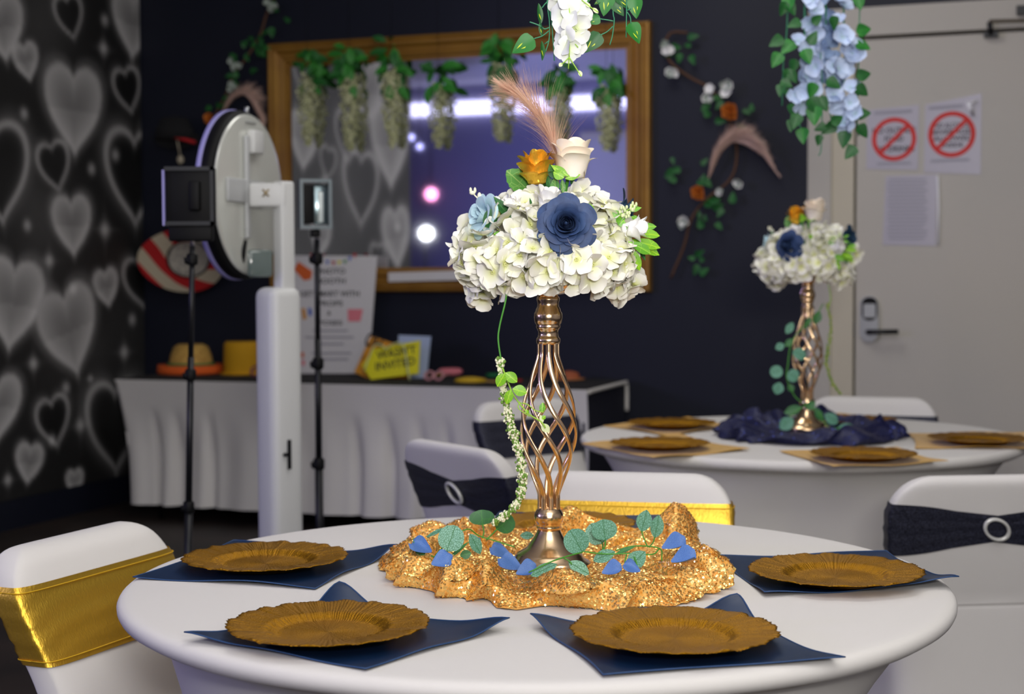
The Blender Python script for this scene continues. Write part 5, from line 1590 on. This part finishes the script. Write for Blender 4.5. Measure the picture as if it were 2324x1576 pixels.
A_leaf((1205, 438), (1150, 386), 62, LEAF_GREEN, 'oval', -.02, (.5, -1, .3), teeth=.06, bend=.05)
for b, t, w, m, sh, dy, fc in (
        ((1252, 440), (1244, 396), 20, LEAF_DARK, 'lance', -.05, (.3, -1, 0)), ((1262, 440), (1258, 402), 22, LEAF_GREEN, 'lance', -.055, (-.4, -1, 0)), ((1240, 440), (1236, 408), 16, LEAF_DARK, 'lance', -.03, (.6, -1, 0)),
        ((1262, 408), (1246, 372), 22, LEAF_DARK, 'lance', -.06, (-.5, -1, .2)), ((1290, 400), (1250, 374), 18, LEAF_LIME, 'lance', -.065, (-.3, -1, .3)), ((1280, 404), (1256, 390), 24, LEAF_LIME, 'oval', -.07, (0, -1, .1)),
        ((1282, 406), (1318, 396), 16, LEAF_LIME, 'lance', -.055, (.2, -1, .1)), ((1296, 400), (1302, 428), 12, LEAF_DARK, 'lance', -.03, (.5, -1, 0)), ((1278, 440), (1276, 404), 13, LEAF_GREEN, 'lance', -.04, (.2, -1, 0)),
        ((1160, 500), (1122, 444), 26, LEAF_DARK, 'lance', -.085, (.5, -1, .2)), ((1140, 482), (1096, 512), 44, LEAF_DARK, 'oval', -.075, (.2, -1, .5)), ((1150, 505), (1168, 532), 26, LEAF_DARK, 'oval', -.10, (0, -1, .3)),
        ((1152, 510), (1160, 540), 18, LEAF_GREEN, 'lance', -.095, (0, -1, .1)), ((1120, 530), (1146, 540), 20, LEAF_BRIGHT, 'oval', -.095, (0, -1, .5)), ((1330, 480), (1345, 466), 24, LEAF_LIME, 'round', -.10, (0, -1, .5)),
        ((1396, 500), (1412, 484), 34, LEAF_BRIGHT, 'round', -.05, (0, -1, .4)), ((1404, 512), (1416, 500), 30, LEAF_BRIGHT, 'round', -.065, (.3, -1, .2)),
        ((1420, 545), (1500, 560), 26, LEAF_LIME, 'spoon', -.05, (0, -1, .5)), ((1440, 530), (1498, 533), 24, LEAF_LIME, 'spoon', -.03, (0, -1, .6)), ((1440, 520), (1490, 512), 20, LEAF_BRIGHT, 'spoon', -.02, (0, -1, .6)),
        ((1424, 548), (1478, 574), 26, LEAF_BRIGHT, 'spoon', -.075, (.1, -1, .4)), ((1428, 546), (1498, 578), 22, LEAF_LIME, 'spoon', -.045, (0, -1, .3)), ((1424, 552), (1454, 614), 24, LEAF_LIME, 'spoon', -.07, (.2, -1, .1)),
        ((1422, 552), (1424, 622), 20, LEAF_BRIGHT, 'spoon', -.075, (-.1, -1, .1)), ((1420, 550), (1400, 598), 26, LEAF_LIME, 'spoon', -.07, (-.3, -1, .1)), ((1450, 560), (1466, 592), 12, LEAF_DARK, 'lance', -.04, (.4, -1, 0)),
        ((1428, 480), (1456, 470), 16, LEAF_BRIGHT, 'lance', -.02, (0, -1, .7)), ((1432, 492), (1452, 500), 14, LEAF_BRIGHT, 'lance', -.02, (0, -1, .6)), ((1436, 500), (1458, 502), 16, LEAF_DARK, 'lance', -.01, (0, -1, .6)),
        ((1205, 470), (1203, 448), 8, LEAF_DARK, 'lance', -.08, (1, -1, 0)), ((1176, 585), (1185, 575), 10, LEAF_DARK, 'lance', -.13, (0, -1, .2)), ((1100, 640), (1090, 660), 12, LEAF_GREEN, 'lance', -.06, (0, -1, 0))):
    A_leaf(b, t, w, m, sh, dy, fc)
# berries and tiny buds
bb = []
for i in range(16):
    bb.append(ball(.0028, 6, 5, L(1404 + rnd.uniform(0, 34), 482 + rnd.uniform(-12, 12), -.06 + rnd.uniform(-.01, .01)), (1, 1, 1.4)))
for u, v in ((1436, 462), (1440, 470), (1432, 468), (1444, 464), (1438, 476), (1412, 500), (1416, 506), (1408, 504)):
    bb.append(ball(.0026, 6, 5, L(u, v, -.05), (1, 1, 1.7)))
setp(obj('berry_sprig', merge(*bb), BUDS, ar), kind='stuff')
obj('stem', tube(spline([L(1395, 505, -.03), L(1412, 488, -.055), L(1436, 468, -.05)], 5), .0012, 5), STEM_LIME, ar)
obj('bud_sprig', merge(ball(.005, 8, 6, L(1072, 438, -.03), (1.2, 1, .8)), ball(.006, 8, 6, L(1088, 446, -.03), (.7, 1, 1.3)), ball(.004, 8, 6, L(1068, 432, -.03), (.7, 1, 1.4)), ball(.004, 8, 6, L(1078, 432, -.03), (.7, 1, 1.4)), tube([L(1072, 438, -.03), L(1095, 462, -.03)], .0014, 5)), STAMEN, ar)
for path in ([(1262, 560), (1264, 470), (1258, 405)], [(1270, 560), (1276, 470), (1290, 400)], [(1250, 560), (1240, 460), (1222, 412)]):
    obj('stem', tube([L(u, v, -.02) for u, v in path], .0035, 6), STEM, ar)
# feathery plume
pp = [L(1268, 420, -.005), L(1262, 350, .0), L(1244, 298, .0), L(1214, 252, .0), L(1172, 214, .0), L(1128, 186, .0)]
setp(obj('pampas_plume', merge(plume_vf(pp, 700, 0.085, 0.60, 3, .00042, .06, 1.0), plume_vf(pp, 700, 0.115, 0.95, 4, .00032, .06, .9, .12)), PAMPAS, ar), kind='stuff')
obj('plume_stem', tube(spline(pp, 5), .0014, 5), PAMPAS, ar)
core_arr = list(ar.children)

# the second arrangement: a turned copy
ar2 = copy_tree(ar)
O2 = Vector((V2.x, V2.y, V2.z + (1290 - 640) / PXM)); ar2.location = O2; ar2.rotation_euler = (0, 0, -0.75)
ar2['label'] = 'white hydrangea arrangement with a navy rose on the stand over navy sequins'
for c in list(ar2.children):
    if c.name.startswith(('pampas_plume', 'plume_stem')):
        bpy.data.objects.remove(c)


def trailing(rt, stem_pts, bead_pts, seed, n, rb=.0021, thick=.009):
    r = random.Random(seed)
    obj('trailing_stem', tube(spline(stem_pts, 8), .0017, 6), STEM_LIME if seed > 5 else STEM, rt)
    P = spline(bead_pts, 10); m = len(P); W_, G_ = [], []
    pet = ball(1.0, 5, 4)
    for i in range(n):
        t = r.random(); k = min(m - 2, int(t * (m - 1))); p = P[k].lerp(P[k + 1], t * (m - 1) - k)
        wob = thick * (.55 + .45 * math.sin(PI * min(1, .08 + t * .9))) * (0.75 + .35 * math.sin(t * 70))
        d = Vector((r.gauss(0, 1), r.gauss(0, 1), r.gauss(0, 1))).normalized() * wob * r.uniform(.3, 1)
        s = rb * r.uniform(.6, 1.1)
        g = r.random() < .28
        (G_ if g else W_).append(([Vector(q) * s * (1.2 if g else 1) + p + d * (1.1 if g else 1) for q in pet[0]], pet[1]))
    setp(obj('white_buds', merge(*W_), AMAR_W, rt), kind='stuff')
    setp(obj('green_buds', merge(*G_), AMAR_G, rt), kind='stuff')


ty = -.10
trailing(ar, [L(1152, 640, -.06), L(1148, 680, ty), L(1134, 740, ty), L(1131, 775, ty), L(1140, 830, ty), L(1150, 860, ty)],
         [L(1134, 815, ty), L(1138, 860, ty), L(1145, 900, ty), L(1155, 950, ty), L(1166, 990, ty), L(1178, 1030, ty), L(1184, 1070, ty), L(1186, 1105, ty), L(1176, 1140, ty), L(1150, 1168, ty), L(1120, 1188, ty)], 3, 2300, .0029, .0115)
obj('trailing_stem', tube(spline([L(1140, 835, ty - .01), L(1150, 860, ty - .01), L(1162, 890, ty - .012), L(1178, 915, ty - .014), L(1200, 940, ty - .02), L(1228, 958, ty - .03), L(1238, 972, ty - .03)], 8), .0015, 6), STEM_LIME, ar)
obj('tendril', tube(spline([L(1178, 915, ty - .014), L(1196, 918, ty - .02), L(1215, 932, ty - .03), L(1234, 936, ty - .03), L(1222, 934, ty - .03)], 6), .0011, 5), STEM_LIME, ar)
obj('tendril', tube(spline([L(1180, 912, ty - .014), L(1176, 926, ty - .016), L(1190, 938, ty - .02), L(1202, 946, ty - .02)], 6), .0010, 5), STEM_LIME, ar)
for b, t, w, m in (((1146, 848), (1128, 878), 24, LEAF_LIME), ((1147, 846), (1174, 868), 24, LEAF_LIME), ((1163, 883), (1196, 892), 26, LEAF_LIME), ((1160, 884), (1149, 918), 20, LEAF_LIME), ((1230, 938), (1232, 914), 14, LEAF_BRIGHT), ((1230, 952), (1238, 944), 10, LEAF_LIME), ((1230, 962), (1246, 982), 18, BUDS), ((1197, 940), (1196, 930), 9, LEAF_LIME), ((1232, 960), (1226, 942), 10, BUDS)):
    A_leaf(b, t, w, m, 'oval', ty - .022, (rnd.uniform(-.3, .3), -1, .3), bend=.1)
# second arrangement's trailing pieces (in its own turned frame)
R2 = Matrix.Rotation(0.75, 4, 'Z')


def L2(u, v, dy=0.0):
    return R2 @ (at_y(u, v, V2.y + dy) - O2)


trailing(ar2, [L2(1880, 645, -.05), L2(1885, 680, -.06), L2(1876, 705, -.06)], [L2(1878, 690, -.06), L2(1886, 740, -.06), L2(1880, 790, -.06), L2(1876, 830, -.06), L2(1890, 870, -.06), L2(1908, 895, -.06)], 6, 420, .0026, .010)
for c in ar2.children:
    if c.name.startswith('white_buds') and c.data.materials: c.data.materials[0] = mat('yellow_green_bud', lin(170, 186, 70), .6)

# ------------------------------------------------------------------ eucalyptus on the gold cloth
EU_ROUND = make_mesh('leaf', leaf_vf(1, .98, 'round', 11, 9, .10, .04), EUCA)


def euca_thing(label, leaves, stems, f, o, scale=1.0):
    rt = root('eucalyptus_vine', o, label, 'vine')
    for st in stems:
        pts = spline([f(u, v, dy) for u, v, dy in st], 6)
        obj('stem', tube(pts, .0014 * scale, 6), STEM, rt)
    for (b, t, w, m, sh, dy, fc) in leaves:
        b3 = f(b[0], b[1], dy); t3 = f(t[0], t[1], dy)
        k = (V1.y + dy) / F_PX if f is LE else V2.y / F_PX
        obj('leaf', leaf_vf((t3 - b3).length, w * k, sh, 11, 7, .12, .06), m, rt, mtx=frame(b3, t3 - b3, fc))
    return rt


OE = Vector((V1.x - .15, V1.y - .05, TOP + .03)); OE2 = Vector((V1.x + .15, V1.y - .05, TOP + .03))


def LE(u, v, dy): return at_y(u, v, V1.y + dy) - LE.o


LE.o = OE
F0 = (0, -1, .15)
euca_thing('eucalyptus vine with a big round pale leaf on the gold cloth, beside the trailing buds', [
    ((1014, 1251), (1034, 1194), 60, EUCA_LT, 'round', -.15, F0), ((1095, 1192), (1092, 1158), 58, EUCA_DK, 'round', .06, (0, -1, -.2)), ((1128, 1203), (1162, 1172), 54, EUCA_DK, 'round', .05, (.2, -1, -.3)),
    ((1066, 1212), (1092, 1258), 30, EUCA, 'oval', -.02, (.5, -1, .2)), ((1016, 1198), (964, 1219), 13, EUCA, 'oval', -.02, (.2, -1, 1.5)), ((964, 1266), (938, 1222), 26, EUCA_DK, 'lance', -.12, (.4, -1, .1)),
    ((1020, 1268), (1064, 1228), 10, EUCA_DK, 'lance', -.11, (.2, -1, 1)), ((1044, 1262), (1070, 1256), 22, EUCA_DK, 'oval', -.08, F0), ((1036, 1284), (977, 1286), 24, EUCA_LT, 'oval', -.15, (0, -1, 1.0)), ((1042, 1288), (1104, 1288), 24, EUCA_LT, 'oval', -.15, (0, -1, 1.0)),
    ((1180, 1216), (1212, 1216), 18, EUCA, 'oval', .08, F0)],
    [[(1168, 1242, .02), (1120, 1227, .03), (1086, 1216, .03), (1066, 1202, .01), (1048, 1206, 0)], [(1095, 1222, .03), (1098, 1208, .05), (1095, 1190, .06)], [(1104, 1226, .03), (1116, 1214, .045), (1130, 1200, .05)],
     [(1140, 1294, -.15), (1090, 1286, -.155), (1042, 1276, -.15), (1006, 1272, -.13), (984, 1264, -.12), (978, 1262, -.12)], [(1010, 1272, -.13), (1014, 1258, -.11), (1016, 1248, -.10)], [(986, 1265, -.12), (998, 1250, -.11), (1010, 1240, -.10)]], LE, OE)
LE.o = OE2
euca_thing('eucalyptus vine with paired grey green leaves on the gold cloth, door side of the vase', [
    ((1322, 1254), (1294, 1204), 58, EUCA, 'round', -.13, (-.1, -1, .1)), ((1367, 1234), (1340, 1190), 50, EUCA_LT, 'round', -.05, (-.2, -1, .1)), ((1374, 1226), (1368, 1180), 60, EUCA, 'round', -.08, (.15, -1, .15)),
    ((1456, 1208), (1468, 1158), 36, EUCA, 'oval', .0, (-.1, -1, .1)), ((1486, 1222), (1496, 1170), 32, EUCA, 'oval', .01, (.1, -1, .1)), ((1346, 1274), (1396, 1252), 30, EUCA, 'oval', -.12, (0, -1, .5)),
    ((1424, 1292), (1464, 1252), 40, EUCA, 'oval', -.13, (-.2, -1, .3)), ((1386, 1304), (1426, 1294), 26, EUCA, 'oval', -.16, (0, -1, .6)), ((1436, 1304), (1466, 1304), 18, EUCA_DK, 'oval', -.16, (0, -1, .7)), ((1396, 1258), (1442, 1240), 11, EUCA_DK, 'lance', -.08, (.2, -1, .9)),
    ((1204, 1308), (1264, 1280), 28, EUCA, 'oval', -.17, (0, -1, .5)), ((1290, 1276), (1338, 1304), 32, EUCA_LT, 'oval', -.16, (0, -1, .4))],
    [[(1322, 1252, -.13), (1370, 1258, -.12), (1430, 1257, -.12), (1480, 1259, -.11), (1496, 1246, -.09)], [(1398, 1250, -.08), (1440, 1240, -.06), (1496, 1245, -.08), (1502, 1270, -.10), (1504, 1300, -.13)], [(1365, 1256, -.12), (1368, 1246, -.09), (1367, 1232, -.05)],
     [(1358, 1257, -.12), (1372, 1244, -.1), (1374, 1226, -.08)], [(1470, 1242, -.06), (1462, 1225, -.02), (1456, 1206, 0)], [(1474, 1242, -.06), (1482, 1232, -.02), (1486, 1220, .01)], [(1200, 1300, -.17), (1250, 1276, -.17), (1292, 1262, -.15), (1322, 1254, -.13)],
     [(1280, 1268, -.16), (1292, 1274, -.165), (1298, 1282, -.165)], [(1436, 1258, -.12), (1444, 1276, -.14), (1446, 1294, -.155)], [(1422, 1260, -.12), (1418, 1280, -.14), (1420, 1296, -.155)]], LE, OE2)

# vine wound round the second stand
OV = Vector((V2.x, V2.y, TOP + .03))


def LV(u, v, dy): return at_y(u, v, V2.y + dy) - OV


euca_thing('dark eucalyptus vine wound round the stand on the navy sequin table', [
    ((1784, 758), (1800, 732), 18, EUCA, 'oval', -.05, F0), ((1780, 782), (1760, 792), 18, EUCA, 'oval', -.05, F0), ((1800, 770), (1782, 786), 16, EUCA_DK, 'oval', -.04, F0), ((1800, 796), (1828, 812), 26, EUCA, 'round', -.09, F0), ((1776, 840), (1748, 848), 28, EUCA, 'round', -.08, F0),
    ((1788, 846), (1812, 860), 30, EUCA, 'round', -.09, F0), ((1770, 868), (1762, 896), 26, EUCA, 'oval', -.08, F0), ((1860, 706), (1850, 736), 20, EUCA_DK, 'oval', -.06, F0), ((1838, 718), (1826, 750), 14, LEAF_DARK, 'lance', -.07, F0), ((1800, 890), (1790, 872), 16, EUCA_DK, 'oval', -.07, F0),
    ((1820, 925), (1780, 938), 22, EUCA_DK, 'oval', -.09, F0), ((1800, 950), (1770, 974), 30, EUCA, 'oval', -.12, F0), ((1850, 925), (1868, 960), 18, EUCA_DK, 'lance', -.10, F0), ((1872, 940), (1902, 962), 26, EUCA, 'oval', -.10, F0), ((1900, 974), (1936, 966), 18, EUCA, 'oval', -.10, F0), ((1830, 930), (1850, 912), 20, EUCA_DK, 'oval', -.09, F0),
    ((1860, 975), (1890, 982), 16, EUCA_DK, 'lance', -.12, F0)],
    [[(1868, 690, -.05), (1850, 720, -.07), (1820, 745, -.07), (1796, 780, -.06), (1788, 830, -.08), (1786, 860, -.08), (1804, 900, -.08), (1830, 920, -.09), (1860, 940, -.10), (1880, 970, -.11), (1920, 972, -.10)], [(1830, 920, -.09), (1800, 940, -.1), (1780, 960, -.12)]], LV, OV, 1.4)

# ------------------------------------------------------------------ scattered blue petals
SILK = [make_mesh('silk_petal', petal_vf(1, 1.0, .55, .14, 60 + k, 9, 8, .25), BLUE_PETAL) for k in range(4)]
for u, v, spx, rot, tilt, lab in (
        (958, 1262, 54, 2.6, .5, 'blue silk petal behind the dark pointed leaf'), (1000, 1290, 50, .7, .9, 'curled blue silk petal lying across the pale eucalyptus leaf'), (1138, 1274, 56, 3.3, .25, 'blue silk petal resting against the vase foot'),
        (1160, 1300, 58, 2.9, .3, 'large blue silk petal just in front of the vase foot'), (1192, 1312, 48, .5, .6, 'crumpled blue silk petal below the vase foot'), (1386, 1312, 46, .2, .5, 'blue silk petal on the front fold under the paired leaves'),
        (1434, 1308, 42, 2.8, .5, 'blue silk petal below the small dark leaf'), (1356, 1232, 50, .3, .9, 'shaded blue silk petal behind the round leaf'), (1526, 1254, 56, .2, .3, 'blue silk petal high on the door side of the cloth'),
        (1548, 1286, 58, .05, .2, 'pale blue silk petal lowest on the door side of the cloth'), (1076, 1246, 30, 1.0, .6, 'small blue silk petal under the round pale leaf'), (1124, 1258, 26, .9, .7, 'tiny dark blue petal at the shadowed side of the vase foot')):
    d = ray(u, v).normalized(); hit = BV1.ray_cast(CAM, d)
    p = hit[0] if hit[0] is not None else at_z(u, v, TOP + .03)
    s = spx * p.y / F_PX
    zd = Vector((rnd.uniform(-.3, .3), -tilt - .35, 1)); yd = Vector((math.cos(rot), math.sin(rot) * .6, .15))
    o = link('silk_petal', rnd.choice(SILK)); o.matrix_world = frame(p + Vector((0, -.006, .012)) - yd.normalized() * s * .45, yd, zd, s)
    setp(o, lab, 'petal', 'blue petals on the gold cloth')

# ------------------------------------------------------------------ white garland hanging in at the top
YT = 2.95; OT = at_y(1290, -150, YT)
tg = root('hanging_white_flowers', OT, 'white silk wisteria with yellow streaked green leaves hanging in from above', 'flowers')


def LT(u, v, dy=0.0): return at_y(u, v, YT + dy) - OT


KT = YT / F_PX
TOPF = [make_mesh('blossom', floret(300 + k), mat_radial('white_wisteria_petal_%d' % k, [(0, lin(196, 214, 120)), (.25, lin(232, 240, 206)), (.6, lin(230, 232, 228)), (1, lin(230, 231, 230))], .034, .65)) for k in range(3)]
for i, (u, v, s, dy) in enumerate(((1285, -60, 1.1, 0), (1300, -30, 1.1, -.01), (1284, 4, 1.15, -.015), (1302, 14, 1.05, -.03), (1286, 36, 1.15, -.03), (1312, 46, 1.0, -.02), (1306, 66, 1.05, -.035), (1283, 92, 1.05, -.03), (1304, 104, .8, -.02), (1288, 112, .85, -.03))):
    link('blossom', TOPF[i % 3], tg, frame(LT(u, v, dy), (rnd.gauss(0, 1), .2, rnd.gauss(0, 1)), (rnd.uniform(-.5, .5), -1, rnd.uniform(-.2, .4)), s))
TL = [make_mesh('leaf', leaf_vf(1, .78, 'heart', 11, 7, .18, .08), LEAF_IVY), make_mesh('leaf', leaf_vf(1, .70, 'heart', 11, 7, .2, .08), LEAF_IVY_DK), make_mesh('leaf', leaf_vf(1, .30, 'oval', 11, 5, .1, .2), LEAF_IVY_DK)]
STREAK = make_mesh('yellow_streak', leaf_vf(.34, .045, 'lance', 5, 3, .0, 0), LEAF_MARK)
for b, t, k, fc in (((1212, 88), (1162, 119), 0, (0, -1, .2)), ((1222, 7), (1228, 57), 2, (.5, -1, 0)), ((1226, 48), (1230, 84), 2, (-.6, -1, 0)), ((1229, 92), (1232, 138), 2, (.8, -1, 0)), ((1362, 40), (1330, 52), 0, (0, -1, -.1)), ((1362, 76), (1326, 120), 1, (.2, -1, .1)),
                    ((1380, -20), (1370, 36), 0, (0, -1, .2)), ((1392, 4), (1416, 36), 1, (0, -1, 0)), ((1440, -6), (1444, 42), 0, (-.2, -1, .1)), ((1430, 52), (1453, 98), 0, (.3, -1, .2)), ((1400, -15), (1428, 20), 1, (0, -1, .3)), ((1362, 2), (1348, 10), 1, (0, -1, .3)),
                    ((1255, 8), (1258, 34), 1, (.3, -1, 0)), ((1336, -30), (1330, 10), 0, (0, -1, .3))):
    b3, t3 = LT(*b), LT(*t)
    o = link('leaf', TL[k], tg, frame(b3, t3 - b3, fc, (t3 - b3).length))
    for off, tw in ((.10, .25), (-.14, -.2)):
        if k == 2 and off < 0: continue
        so = link('yellow_streak', STREAK, o, Matrix.Translation((off * (.5 if k == 2 else 1), .45 if off > 0 else .3, .012)) @ Matrix.Rotation(tw, 4, 'Z'))
for path in ([(1240, -150), (1242, 0), (1247, 50), (1246, 90), (1238, 118)], [(1248, -150), (1247, 0), (1252, 50), (1255, 90), (1258, 138)], [(1391, -150), (1391, 15), (1394, 45), (1390, 80), (1384, 102)], [(1421, -150), (1422, 0), (1421, 85)],
             [(1247, 0), (1238, 8), (1230, 18)], [(1246, 70), (1230, 82), (1211, 88)], [(1248, 62), (1236, 66), (1228, 60), (1214, 54), (1202, 50)], [(1392, 48), (1376, 45), (1362, 43)], [(1391, 60), (1378, 72), (1362, 80)], [(1422, 26), (1430, 38), (1432, 54)], [(1422, 24), (1432, 20)], [(1247, 92), (1236, 100)]):
    obj('stem', tube(spline([LT(u, v, .0) for u, v in path], 6), .0011, 6), STEM_DK, tg)
for path in ([(1290, -150), (1292, 0), (1293, 70), (1292, 130)], [(1292, 130), (1282, 140), (1274, 146)], [(1292, 130), (1302, 146), (1312, 162), (1319, 174)], [(1292, 130), (1290, 156)], [(1320, 0), (1340, 16), (1358, 28)], [(1310, 5), (1302, 18), (1296, 30)], [(1304, 98), (1312, 108)]):
    obj('stem', tube(spline([LT(u, v, -.035) for u, v in path], 5), .0011, 6), STEM_LIME, tg)
for (u, v), (u2, v2) in (((1276, 143), (1269, 151)), ((1314, 160), (1320, 174)), ((1345, 18), (1358, 30)), ((1330, 8), (1340, 16))):
    A_leaf((u, v), (u2, v2), 9, BUDS, 'oval', -.035, (0, -1, .1), 'bud', Lf=LT, parent=tg, bend=.0)
obj('wire', tube([LT(1290, -140), Vector((0, 0, CEIL - OT.z))], .0015, 5), STEM_DK, tg)


# ------------------------------------------------------------------ covered chairs
CH_TOP = 0.815; CW = 0.27


def ring(z, w, yb, yf, n=44, e=6.5):
    out = []
    for i in range(n):
        a = 2 * PI * i / n; c, s = math.cos(a), math.sin(a)
        x = w * math.copysign(abs(c) ** (2 / e), c); y = (yf - yb) / 2 * math.copysign(abs(s) ** (2 / e), s) + (yf + yb) / 2
        out.append((x, y, z))
    return out


def back_section(z):
    """half width, rear and front of the backrest at height z"""
    r = 0.105; zt = CH_TOP
    w = CW
    if z > zt - r:
        d = (z - (zt - r)) / r; w = CW - r * 1.0 + r * math.sqrt(max(0, 1 - d * d))
    w -= 0.018 * math.exp(-((z - .56) / .10) ** 2)
    yb = -0.235 - (z - .46) * 0.36
    th = 0.062 * (1 if z < zt - .03 else math.sqrt(max(.0, 1 - ((z - (zt - .03)) / .03) ** 2)) * .85 + .15)
    m = yb + .0275
    return w, m - th / 2, m + th / 2


def chair_cover_vf(front=.215):
    rings = []
    for z in (0.0, .04, .10, .18, .26, .34, .40, .43, .445, .452):
        k = math.sin(PI * min(1, z / .45))
        w = .245 - .022 * k; yb = -.27 + .035 * k * .6 + .03 * (z / .45); yf = front - .018 * k
        if z > .44: w -= .006; yf -= .008
        rings.append(ring(z, w, yb, yf))
    w, yb, yf = back_section(.47)
    rings.append(ring(.458, .238, -.238, front - .025))
    rings.append(ring(.460, .240, yb, -.02))
    rings.append(ring(.463, w, yb, yf + .02))
    for z in list(np.linspace(.48, CH_TOP - .11, 14)) + list(CH_TOP - .105 + .105 * np.sin(np.linspace(0, PI / 2, 14))):
        w, yb, yf = back_section(z); rings.append(ring(float(z), w, yb, yf))
    n = 44; V = [p for r_ in rings for p in r_]; Fc = []
    for j in range(len(rings) - 1):
        for i in range(n):
            k = (i + 1) % n; Fc.append((j * n + i, j * n + k, (j + 1) * n + k, (j + 1) * n + i))
    Fc.append(tuple((len(rings) - 1) * n + i for i in range(n)))
    return V, Fc


def sash_vf(z0, z1, pinch_back, seed, grow=.0035):
    r = random.Random(seed); n = 120; m = 13; V = []
    ph = [r.uniform(0, 6) for _ in range(5)]
    for j in range(m):
        t = j / (m - 1)
        for i in range(n):
            a = 2 * PI * i / n; c, s = math.cos(a), math.sin(a)
            zc = (z0 + z1) / 2; hh = (z1 - z0) / 2
            back = max(0.0, -s)
            x_ = math.copysign(abs(c) ** (2 / 6.5), c)
            if pinch_back and s < 0: hh *= 1 - .50 * math.exp(-(x_ / .55) ** 2)
            z = zc + (2 * t - 1) * hh
            w, yb, yf = back_section(z)
            fold = .0012 * math.sin(22 * t + 3 * math.sin(2 * a + ph[0]) + ph[1]) + .0007 * math.sin(37 * t + 4 * c + ph[2])
            g = grow + fold * (1 if j not in (0, m - 1) else 0)
            x = (w + g) * x_; y = ((yf - yb) / 2 + g) * math.copysign(abs(s) ** (2 / 6.5), s) + (yf + yb) / 2
            V.append((x, y, z))
    Fc = [(j * n + i, j * n + (i + 1) % n, (j + 1) * n + (i + 1) % n, (j + 1) * n + i) for j in range(m - 1) for i in range(n)]
    return V, Fc


COVER = make_mesh('cover', chair_cover_vf(), WHITE_COVER)
COVER_TUCKED = make_mesh('cover', chair_cover_vf(.05), WHITE_COVER)
SASH_GOLD = make_mesh('sash', sash_vf(.605, .752, False, 1), GOLD_FOIL)
SASH_BLACK = make_mesh('sash', sash_vf(.60, .745, True, 2), BLACK_SASH)


def hem_vf(z0, z1, seed):
    out = []
    for z in (z0 + .010, z1 - .010):
        w, yb, yf = back_section(z); g = .0055
        out.append(tube([(p[0], p[1], p[2]) for p in ring(z, w + g, yb - g, yf + g, 90)] + [ring(z, w + g, yb - g, yf + g, 90)[0]], .0011, 5))
    return merge(*out)


HEM = make_mesh('stitched_hem', hem_vf(.605, .752, 1), GOLD_STITCH)
BUCKLE = make_mesh('ring_buckle', torus(.052, .0085, 90, 10, lambda a, b: .18 * math.sin(44 * a + 1.0 * b)), PEARL)


def chair(x, y, face, gold, buckle, label, sx=1.0, sz=1.0, tucked=False, sy=1.0):
    d = Vector((face[0], face[1], 0)).normalized(); rz = math.atan2(-d.x, d.y)
    p = Vector((x, y, 0)) + d * 0.30 * sy
    rt = root('covered_chair', p, label, 'chair', 'chairs in white stretch covers', rz)
    rt.scale = (sx, sy, sz)
    link('cover', COVER_TUCKED if tucked else COVER, rt)
    link('sash', SASH_GOLD if gold else SASH_BLACK, rt)
    if gold: link('stitched_hem', HEM, rt)
    if buckle:
        w, yb, yf = back_section(.672)
        link('ring_buckle', BUCKLE, rt, Matrix.Translation((.0, yb - .012, .672)) @ Matrix.Rotation(PI / 2 + .34, 4, 'X') @ Matrix.Rotation(-.7, 4, 'Z') @ Matrix.Diagonal((.68, .48, .62, 1)))
    return rt


chair(-.85, 3.12, (.93, -.40), True, False, 'white covered chair with a wide gold foil sash, its edge cut off by the picture', .92, .99, True, 1.3)
chair(.268, 3.775, (-.20, -.97), True, False, 'white covered chair with a gold foil sash behind the gold vase', 1.0, 1.03, True)
chair(1.235, 3.98, (-.10, 1.0), False, True, 'white covered chair with a black sequin sash and pearl ring, beside the overhanging napkin', 1.04, .995)
chair(-.15, 4.55, (.81, .58), False, True, 'white covered chair turned away at an angle, black sash with a pearl ring', 1.0, 1.02)
chair(.06, 6.25, (.62, -.80), False, False, 'white covered chair with a black sash, behind the vase and facing the navy runner', .95, 1.0)
chair(1.46, 6.32, (-.30, -.95), False, False, 'white covered chair with a black sash standing before the pale door', .98, 1.0, True)
